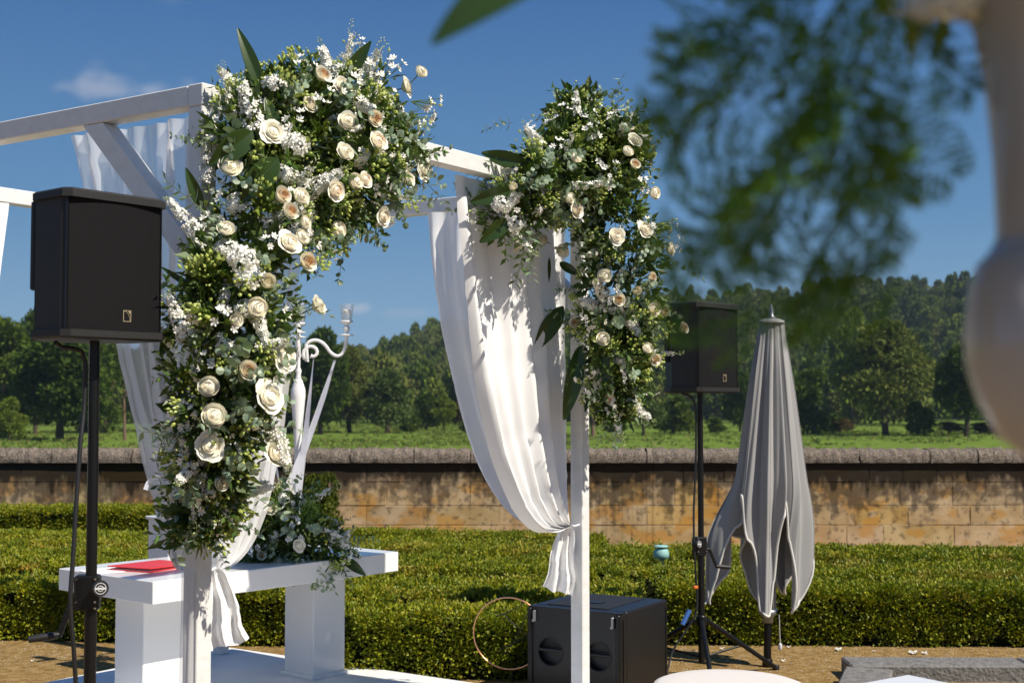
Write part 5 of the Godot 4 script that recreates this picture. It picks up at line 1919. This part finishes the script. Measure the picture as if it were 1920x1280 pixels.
func arrangements() -> void:
	# the big one round the near corner
	var spine := [[[372, 1000, 5.10, 0.04], [395, 930, 5.08, 0.065], [408, 840, 5.02, 0.14], [420, 720, 5.0, 0.19], [430, 600, 5.0, 0.20], [455, 500, 5.05, 0.21], [500, 400, 5.2, 0.22], [560, 310, 5.4, 0.24], [630, 260, 5.6, 0.24], [700, 240, 5.85, 0.20], [745, 300, 5.95, 0.13]], [[450, 260, 5.2, 0.15], [520, 210, 5.4, 0.17], [600, 190, 5.55, 0.19], [690, 180, 5.8, 0.15]], [[560, 400, 5.45, 0.19], [650, 350, 5.7, 0.20], [720, 340, 5.9, 0.15]]]
	var roses := [[774, 142], [744, 167], [631, 166, 0.85], [550, 123, 0.8], [594, 154, 1.15], [497, 252, 1.15], [640, 239, 1.15], [687, 230, 1.1], [692, 269, 1.1], [631, 292, 1.05], [781, 313], [439, 329, 1.15], [747, 339], [647, 340, 1.1], [668, 334, 0.9], [612, 359, 1.1], [518, 379, 1.2], [551, 379, 1.1], [531, 407, 1.05], [556, 422, 0.9], [704, 398, 1.0], [619, 426, 1.1], [428, 442, 1.0], [549, 449, 1.05], [527, 462, 1.05], [556, 492, 1.2], [490, 535, 1.25], [471, 580, 1.2], [575, 571, 1.0], [453, 695, 1.1], [396, 725, 1.2], [486, 742, 1.3], [512, 671, 1.15], [402, 776, 1.3], [396, 831, 1.05], [410, 891, 1.25], [496, 848, 1.2], [566, 200, 0.8], [440, 600, 0.7]]
	var spikes := [["stock", 480, 250, 448, 135], ["stock", 372, 440, 308, 368], ["delphinium", 396, 300, 402, 150], ["delphinium", 430, 190, 412, 112], ["stock", 622, 150, 598, 70], ["stock", 350, 640, 312, 545], ["hydrangea", 512, 172, 515, 150, 1.0], ["hydrangea", 549, 286, 552, 270, 1.15], ["hydrangea", 452, 505, 455, 480, 1.3], ["hydrangea", 470, 540, 470, 520, 1.25], ["hydrangea", 425, 480, 424, 460, 0.9], ["stock", 390, 340, 382, 260], ["delphinium", 380, 880, 355, 1000], ["delphinium", 362, 900, 362, 1000], ["delphinium", 405, 930, 440, 1000], ["delphinium", 520, 800, 552, 915], ["stock", 500, 790, 540, 880], ["delphinium", 500, 640, 540, 720], ["stock", 480, 590, 505, 660], ["stock", 350, 790, 345, 870], ["delphinium", 345, 870, 330, 925], ["eucalyptus", 400, 268, 330, 274], ["eucalyptus", 608, 430, 616, 515], ["eucalyptus", 650, 410, 660, 450], ["eucalyptus", 540, 560, 608, 598], ["eucalyptus", 335, 770, 272, 850], ["eucalyptus", 325, 800, 305, 865], ["eucalyptus", 430, 690, 460, 760], ["eucalyptus", 380, 610, 340, 680], ["ruscus", 335, 700, 285, 670], ["ruscus", 350, 690, 290, 720], ["ruscus", 560, 580, 560, 640], ["umbel", 375, 540, 372, 500, 1.5], ["umbel", 398, 520, 395, 495, 1.3], ["umbel", 560, 130, 545, 100, 1.2], ["umbel", 690, 200, 700, 180, 1.3], ["umbel", 765, 360, 775, 380, 1.1], ["umbel", 580, 480, 600, 490, 1.1], ["star", 690, 165, 690, 150, 1.2], ["star", 560, 250, 558, 240, 1.1], ["star", 425, 606, 425, 600, 1.1], ["star", 770, 190, 800, 200, 1.3], ["star", 765, 215, 800, 215, 1.2], ["star", 345, 905, 335, 905, 1.2], ["star", 345, 930, 335, 930, 1.1], ["star", 615, 205, 620, 190, 1.3], ["star", 600, 225, 600, 210, 1.2], ["star", 720, 150, 735, 130, 1.2], ["umbel", 445, 930, 450, 950, 1.3], ["umbel", 425, 960, 425, 990, 1.2], ["ruscus", 445, 900, 450, 960], ["ruscus", 720, 250, 790, 300], ["ruscus", 740, 290, 770, 350], ["eucalyptus", 700, 280, 760, 310]]
	var leaves := [[490, 172, 446, 50, 32, 0.0], [636, 160, 693, 76, 34, 0.0], [382, 395, 349, 316, 26, 0.1, 0.03], [478, 252, 400, 306, 56, 0.14, 0.06], [526, 303, 456, 372, 58, 0.14, 0.07], [320, 610, 305, 660, 34, 0.05], [672, 405, 677, 452, 14, 0.03], [350, 940, 322, 996, 18, 0.03], [520, 250, 500, 180, 30, 0.05, 0.03], [420, 640, 440, 560, 26, 0.02], [360, 540, 300, 500, 14, 0.0], [505, 190, 470, 150, 28, 0.0]]
	bunch("flower_arrangement", "large cascading arrangement of cream roses and greenery on the near post", v3(P1 + Vector2(0.1, -0.2), 1.6), spine, 501, roses, spikes, leaves, {"core": 150, "filler": 170, "ruscus": 60, "eucalyptus": 95, "umbel": 125, "star": 100, "delphinium": 22, "hydrangea": 24, "stock": 20})
	# the one on the right post
	spine = [[[950, 400, 6.88, 0.13], [1005, 345, 7.02, 0.20], [1075, 300, 7.25, 0.27], [1130, 360, 7.3, 0.32], [1160, 450, 7.35, 0.28], [1165, 560, 7.4, 0.26], [1160, 640, 7.4, 0.24], [1150, 710, 7.4, 0.15], [1152, 770, 7.4, 0.05]], [[1075, 300, 7.3, 0.22], [1085, 240, 7.3, 0.14], [1090, 200, 7.3, 0.06]], [[1130, 330, 7.3, 0.2], [1165, 270, 7.3, 0.12], [1180, 240, 7.3, 0.05]]]
	roses = [[1071, 302], [1057, 367], [1071, 386], [961, 359, 0.95], [966, 445], [1030, 446], [1066, 464, 0.8], [1166, 252, 1.1], [1182, 273, 0.9], [1170, 293, 1.1], [1183, 315], [1215, 363, 1.1], [1155, 441, 1.1], [1201, 431, 1.1], [1243, 467, 1.0], [1137, 516], [1213, 518, 1.0], [1189, 544, 1.15], [1160, 561, 1.05], [1090, 607, 1.1], [1134, 636, 1.15], [1216, 580], [1235, 582], [1267, 615, 1.1], [1205, 651, 1.1], [1218, 669, 0.95], [1143, 741, 1.05]]
	spikes = [["stock", 1015, 275, 978, 225], ["stock", 1082, 215, 1080, 165], ["stock", 970, 362, 940, 410], ["delphinium", 1150, 745, 1170, 836], ["delphinium", 1140, 700, 1160, 790], ["delphinium", 1162, 670, 1174, 735], ["delphinium", 1165, 240, 1206, 196], ["eucalyptus", 962, 230, 908, 232], ["eucalyptus", 990, 420, 992, 526], ["eucalyptus", 1005, 430, 1010, 500], ["eucalyptus", 1095, 430, 1092, 490], ["eucalyptus", 1080, 540, 1040, 556], ["eucalyptus", 1100, 700, 1108, 760], ["eucalyptus", 1055, 250, 1030, 210], ["eucalyptus", 1120, 260, 1120, 215], ["eucalyptus", 1210, 610, 1245, 640], ["umbel", 1000, 300, 1000, 280, 1.4], ["umbel", 1010, 320, 1010, 300, 1.3], ["umbel", 1095, 690, 1086, 710, 1.4], ["umbel", 1190, 690, 1205, 700, 1.3], ["umbel", 1170, 600, 1180, 590, 1.4], ["umbel", 1120, 180, 1112, 190, 1.0], ["star", 1215, 700, 1205, 735, 1.2], ["star", 1100, 590, 1110, 600, 1.2], ["star", 1060, 230, 1060, 215, 1.2], ["star", 1150, 250, 1150, 230, 1.2], ["ruscus", 985, 450, 972, 530], ["ruscus", 950, 430, 940, 460]]
	leaves = [[985, 306, 904, 287, 36, 0.06, 0.0], [960, 357, 884, 379, 36, 0.06, 0.0], [955, 410, 905, 453, 36, 0.06, 0.0], [1056, 574, 1004, 655, 40, 0.06, 0.0], [1088, 648, 1062, 786, 40, 0.06, 0.0], [1054, 220, 1043, 170, 10, 0.0], [1050, 490, 1085, 515, 20, 0.0], [1130, 650, 1140, 730, 26, 0.02], [1108, 720, 1098, 772, 16, 0.0], [1030, 480, 1030, 528, 8, 0.0]]
	bunch("flower_arrangement", "cascading arrangement of cream roses and greenery on the right post", v3(corner(1) + Vector2(0.1, -0.2), 1.9), spine, 502, roses, spikes, leaves, {"core": 120, "filler": 150, "ruscus": 50, "eucalyptus": 95, "umbel": 105, "star": 75, "delphinium": 14, "hydrangea": 16, "stock": 13})
	# the low one on the table
	spine = [[[470, 1035, 8.05, 0.10], [510, 1005, 8.1, 0.15], [560, 1010, 8.15, 0.17], [610, 1025, 8.2, 0.12], [640, 1050, 8.2, 0.06]], [[500, 1000, 8.1, 0.12], [510, 960, 8.15, 0.09], [540, 940, 8.2, 0.05]]]
	roses = [[548, 1058, 1.1], [489, 1036, 1.0], [507, 960, 1.3], [533, 975, 1.0], [519, 1047, 0.9], [560, 1020, 0.9], [585, 1000, 0.8], [470, 1010, 0.9]]
	spikes = [["daisy", 512, 1003, 512, 1000, 1.0], ["daisy", 599, 1056, 600, 1058, 0.95], ["daisy", 470, 1059, 470, 1060, 0.9], ["daisy", 519, 1048, 519, 1050, 0.8], ["delphinium", 560, 950, 636, 902], ["delphinium", 600, 990, 660, 1012], ["stock", 620, 1010, 664, 1030], ["eucalyptus", 620, 985, 656, 975], ["eucalyptus", 480, 1045, 440, 1060], ["eucalyptus", 530, 950, 520, 925], ["eucalyptus", 640, 1060, 662, 1100], ["fern", 590, 1040, 596, 1105], ["fern", 560, 990, 590, 940], ["star", 545, 1000, 545, 990, 1.2], ["star", 540, 1030, 545, 1020, 1.3], ["star", 625, 1040, 640, 1040, 1.2], ["umbel", 625, 1045, 650, 1050, 1.2], ["umbel", 570, 960, 590, 940, 1.1], ["ruscus", 560, 960, 610, 920]]
	leaves = [[640, 1045, 684, 1078, 22, 0.0], [470, 1050, 432, 1064, 18, 0.0], [648, 1030, 676, 1046, 14, -0.05]]
	bunch("flower_arrangement", "low arrangement of daisies, roses and greenery lying on the white table", on_table(0.3, 1.25), spine, 503, roses, spikes, leaves, {"core": 40, "filler": 40, "ruscus": 26, "eucalyptus": 26, "umbel": 22, "star": 18, "delphinium": 4, "hydrangea": 3, "stock": 3}, 0.92)

# ---------------------------------------------------------------- the blurred stand close to the camera
func foreground() -> void:
	rng.seed = 900
	var d := 0.95
	var foot := at(1965, 755, d)
	foot.y = 0.0
	var o := thing("flower_stand", "tall glossy pale stand with a round bulge at the right edge, out of focus", "flower stand", foot)
	var mb := MB.new()
	var yy := func(row: float) -> float: return at(1965, row, d).y
	var rr := func(px: float) -> float: return (px + (40.0 if px > 40.0 else 0.0)) / FOCAL * d
	mb.lathe([Vector2(0.0, 0.0), Vector2(0.15, 0.0), Vector2(0.155, 0.015), Vector2(0.12, 0.03), Vector2(0.04, 0.06), Vector2(0.022, 0.12), Vector2(0.018, 0.8), Vector2(0.018, 1.5), Vector2(rr.call(26), yy.call(930)), Vector2(rr.call(24), yy.call(870)), Vector2(rr.call(48), yy.call(820)), Vector2(rr.call(86), yy.call(750)), Vector2(rr.call(106), yy.call(680)), Vector2(rr.call(107), yy.call(620)), Vector2(rr.call(98), yy.call(550)), Vector2(rr.call(84), yy.call(495)), Vector2(rr.call(62), yy.call(472)), Vector2(rr.call(52), yy.call(455)), Vector2(rr.call(46), yy.call(440)), Vector2(rr.call(50), yy.call(300)), Vector2(rr.call(62), yy.call(160)), Vector2(rr.call(80), yy.call(60)), Vector2(rr.call(98), yy.call(-20)), Vector2(rr.call(120), yy.call(-60)), Vector2(0.0, yy.call(-62))], 40)
	part(o, "column", mb.mesh(), M.stand_lacquer)
	# its arrangement spreads above the picture; fern plumes hang into it
	var top := Vector3(foot.x, yy.call(-60), foot.z)
	var bu := Bunch.new()
	bu.eye = Vector3(0, EYE, 0)
	bu.o = thing("flower_arrangement", "out of focus arrangement with hanging fern plumes on the pale stand close by", "flower arrangement", top, "white and green flower arrangements")
	var small := []
	for i in 70:
		var q := ball()
		small.append(Transform3D(turned(q + Vector3.UP * 0.3, rng.randf() * TAU, 1.2), Vector3(q.x * 0.20 + 0.05, 0.12 + q.y * 0.08, q.z * 0.18)))
	copies(bu.o, "small_leaves", G.filler[0], M.leaf, small)
	for i in 26:
		var q := ball().normalized()
		put(bu, "rose", pick(G.rose), M.petal, top + Vector3(q.x * 0.23 + 0.04, 0.13 + absf(q.y) * 0.12, q.z * 0.20), q + Vector3.UP * 0.3, 1.0)
	for q in [[1700, -8, 0.95], [1735, 2, 0.93], [1775, -4, 0.92], [1815, 6, 0.95], [1760, -30, 0.95]]:
		put(bu, "hydrangea_head", G.hydrangea[0], M.petal, at(q[0], q[1] - 16, q[2]), Vector3(0.1, -1, 0.35), 0.30)
	# fern plumes: base, tip (photograph), depth, size
	var plumes := [[1560, -60, 1240, 70, 0.92], [1540, -30, 1215, 215, 0.95], [1580, 60, 1250, 285, 0.9], [1600, -60, 1480, 230, 0.86], [1580, 120, 1440, 420, 0.9], [1640, -40, 1640, 300, 0.88], [1660, 0, 1800, 190, 0.95], [1600, 200, 1790, 340, 0.93], [1560, 250, 1350, 450, 0.95], [1600, 260, 1560, 540, 0.97], [1640, 240, 1700, 480, 0.95], [1700, -40, 1760, 120, 0.96], [1500, 330, 1320, 530, 1.0], [1600, 330, 1640, 530, 1.02], [1620, 100, 1560, 380, 0.9], [1560, 150, 1660, 400, 0.92]]
	for q in plumes:
		var a := at(q[0], q[1], q[4])
		var b := at(q[2], q[3], q[4] - rng.randf_range(-0.03, 0.05))
		put(bu, "fern_plume", pick(G.fern), M.fern, a, b - a, a.distance_to(b) / 0.28 * 1.05)
	# the stems they hang from
	var path := bezier(top + Vector3(-0.06, 0.06, 0.0), at(1650, -80, 0.92), at(1590, 60, 0.91), at(1560, 330, 0.96), 16)
	mb = MB.new()
	for i in path.size(): path[i] -= top
	mb.col = Color(0.05, 0.09, 0.02)
	mb.tube(path, PackedFloat32Array([0.002]), 5)
	part(bu.o, "hanging_stem", mb.mesh(), M.fern)
	# a few thin blades that reach far to the left, and one large leaf at the top
	for q in [[1480, 400, 1230, 440, 0.96, 22], [1620, 520, 1240, 560, 0.99, 34], [1700, 525, 1450, 590, 1.0, 30]]:
		var a := at(q[0], q[1], q[4])
		var b := at(q[2], q[3], q[4] - 0.02)
		put(bu, "fern_plume", pick(G.fern), M.fern, a, b - a, a.distance_to(b) / 0.28)
	var p0 := at(1060, -70, 0.93)
	var p1 := at(792, 44, 0.90)
	var y := p1 - p0
	var z := Vector3(0, 0.55, 0.85).slide(y.normalized()).normalized()
	part(bu.o, "large_leaf", G.big[0], M.big_leaf, Transform3D(Basis(y.normalized().cross(z) * 0.13, y, z * 0.13), p0 - top))
	mb = MB.new()
	var st := bezier(top + Vector3(-0.05, 0.08, 0), at(1500, -160, 0.94), at(1250, -150, 0.94), p0, 14)
	for i in st.size(): st[i] -= top
	mb.col = Color(0.06, 0.10, 0.025)
	mb.tube(st, PackedFloat32Array([0.0025]), 5)
	part(bu.o, "leaf_stem", mb.mesh(), M.leaf)

# ---------------------------------------------------------------- small things
func small_things() -> void:
	rng.seed = 950
	# copper hoop on a stake
	var c := at(954, 1187, 8.45)
	var o := thing("copper_hoop", "thin copper hoop with dark twigs standing beside the subwoofer", "hoop", Vector3(c.x, 0, c.z))
	var mb := MB.new()
	var path := PackedVector3Array()
	var rad := 66.0 / FOCAL * 8.45
	for i in 49:
		var a := TAU * i / 48.0
		path.append(Vector3(cos(a) * rad, c.y + sin(a) * rad, 0.05 * cos(a)))
	mb.tube(path, PackedFloat32Array([0.0052]), 8, false)
	part(o, "ring", mb.mesh(), M.copper_wire)
	mb = MB.new()
	mb.rod(Vector3(0.02, 0.0, 0.0), Vector3(0.02, c.y - rad, 0.0), 0.004, 0.004, 6)
	part(o, "stake", mb.mesh(), M.black_metal)
	for i in 4:
		var a0: float = [1.1, 0.9, 0.2, -0.5][i]
		var a1: float = [2.2, -1.8, -2.2, 1.9][i]
		var e0 := Vector3(cos(a0) * rad, c.y + sin(a0) * rad, 0.02)
		var e1 := Vector3(cos(a1) * rad * 0.6, c.y + sin(a1) * rad * 0.6, 0.0)
		mb = MB.new()
		mb.tube(bezier(e0, e0.lerp(e1, 0.3) + ball() * 0.05, e0.lerp(e1, 0.7) + ball() * 0.05, e1, 12), PackedFloat32Array([0.003]), 5)
		part(o, "twig", mb.mesh(), M.black_rubber)
	# bluish green cap of a garden lamp between the hedges
	c = at(1240, 1040, 11.75)
	o = thing("garden_lamp", "small blue green garden lamp cap showing above the hedge rows", "garden lamp", Vector3(c.x, 0, c.z))
	mb = MB.new()
	mb.lathe([Vector2(0.0, c.y - 0.03), Vector2(0.068, c.y - 0.03), Vector2(0.070, c.y + 0.01), Vector2(0.060, c.y + 0.045), Vector2(0.040, c.y + 0.058), Vector2(0.0, c.y + 0.058)], 24)
	part(o, "body", mb.mesh(), M.verdigris)
	mb = MB.new()
	mb.lathe([Vector2(0.0, c.y + 0.085), Vector2(0.055, c.y + 0.082), Vector2(0.066, c.y + 0.074), Vector2(0.060, c.y + 0.070), Vector2(0.0, c.y + 0.072)], 24)
	part(o, "lid", mb.mesh(), M.verdigris)
	mb = MB.new()
	for i in 4:
		var a := TAU * i / 4.0 + 0.4
		mb.rod(Vector3(cos(a) * 0.03, c.y + 0.056, sin(a) * 0.03), Vector3(cos(a) * 0.03, c.y + 0.073, sin(a) * 0.03), 0.004, 0.004, 6)
	mb.rod(Vector3(0, 0, 0), Vector3(0, c.y - 0.028, 0), 0.025, 0.025, 10)
	part(o, "post", mb.mesh(), M.verdigris)
	# fallen petals and crumbs on the path
	var spots := [[1572, 1219, 1.5, "on the path right of the parasol pole"], [1713, 1225, 1.7, "largest, on the path near the hedge at right"], [1734, 1226, 1.2, "just right of the largest one"], [1470, 1240, 0.8, "beside the parasol pole"], [1850, 1236, 0.6, "farthest right on the path"], [1300, 1222, 0.8, "behind the far stand's leg"], [1355, 1217, 0.7, "at the hedge foot behind the far stand"], [1480, 1214, 0.7, "at the hedge foot behind the parasol"], [1640, 1222, 0.6, "between the two larger ones"], [60, 1240, 0.6, "on the sand left of the near pole"]]
	for q in spots:
		var p := at(q[0], q[1], 1.0)
		var dir := p - Vector3(0, EYE, 0)
		var g := Vector3(0, EYE, 0) + dir * ((EYE - 0.004) / -dir.y)
		mb = MB.new()
		for j in 4:
			var a := j * 1.7 + rng.randf()
			mb.col = Color(0.78, 0.76, 0.70)
			mb.disc(Vector3(0, 0.002 + j * 0.003, 0), Vector3(cos(a), 0.3, sin(a)).normalized(), Vector3(-sin(a), 0.25, cos(a)).normalized(), 0.024 * q[2], 0.019 * q[2], 0.25)
		solo("fallen_petal", mb.mesh(), M.petal, "small curled white petal " + q[3], "petal", Transform3D(Basis.IDENTITY, g), "fallen white petals")
	# pebbles and dry bits scattered over the sand
	var pb := MB.new()
	for i in 6:
		var a := TAU * i / 6.0
		var b := TAU * (i + 1) / 6.0
		pb.tri(Vector3(0, 0.5, 0), Vector3(cos(a), 0.15, sin(a)), Vector3(cos(b), 0.15, sin(b)))
		pb.quad(Vector3(cos(a), 0.15, sin(a)), Vector3(cos(a), -0.3, sin(a)), Vector3(cos(b), -0.3, sin(b)), Vector3(cos(b), 0.15, sin(b)))
	var where := []
	for i in 2600:
		var left := rng.randf() < 0.35
		var q := Vector2(rng.randf_range(-4.6, -2.2), rng.randf_range(9.2, 10.6)) if left else Vector2(rng.randf_range(0.9, 4.6), rng.randf_range(8.8, 10.2))
		var s := rng.randf_range(0.003, 0.009)
		where.append(Transform3D(Basis(Vector3.UP, rng.randf() * TAU).scaled(Vector3(s, s * 0.6, s * rng.randf_range(0.6, 1.0))), plan(q.x, q.y, 0.001)))
	var gm := copies(self, "gravel", pb.mesh(), M.gravel, where)
	gm.set_meta("kind", "stuff")
	gm.set_meta("label", "fine pale gravel scattered over the sandy path")
	gm.set_meta("category", "gravel")
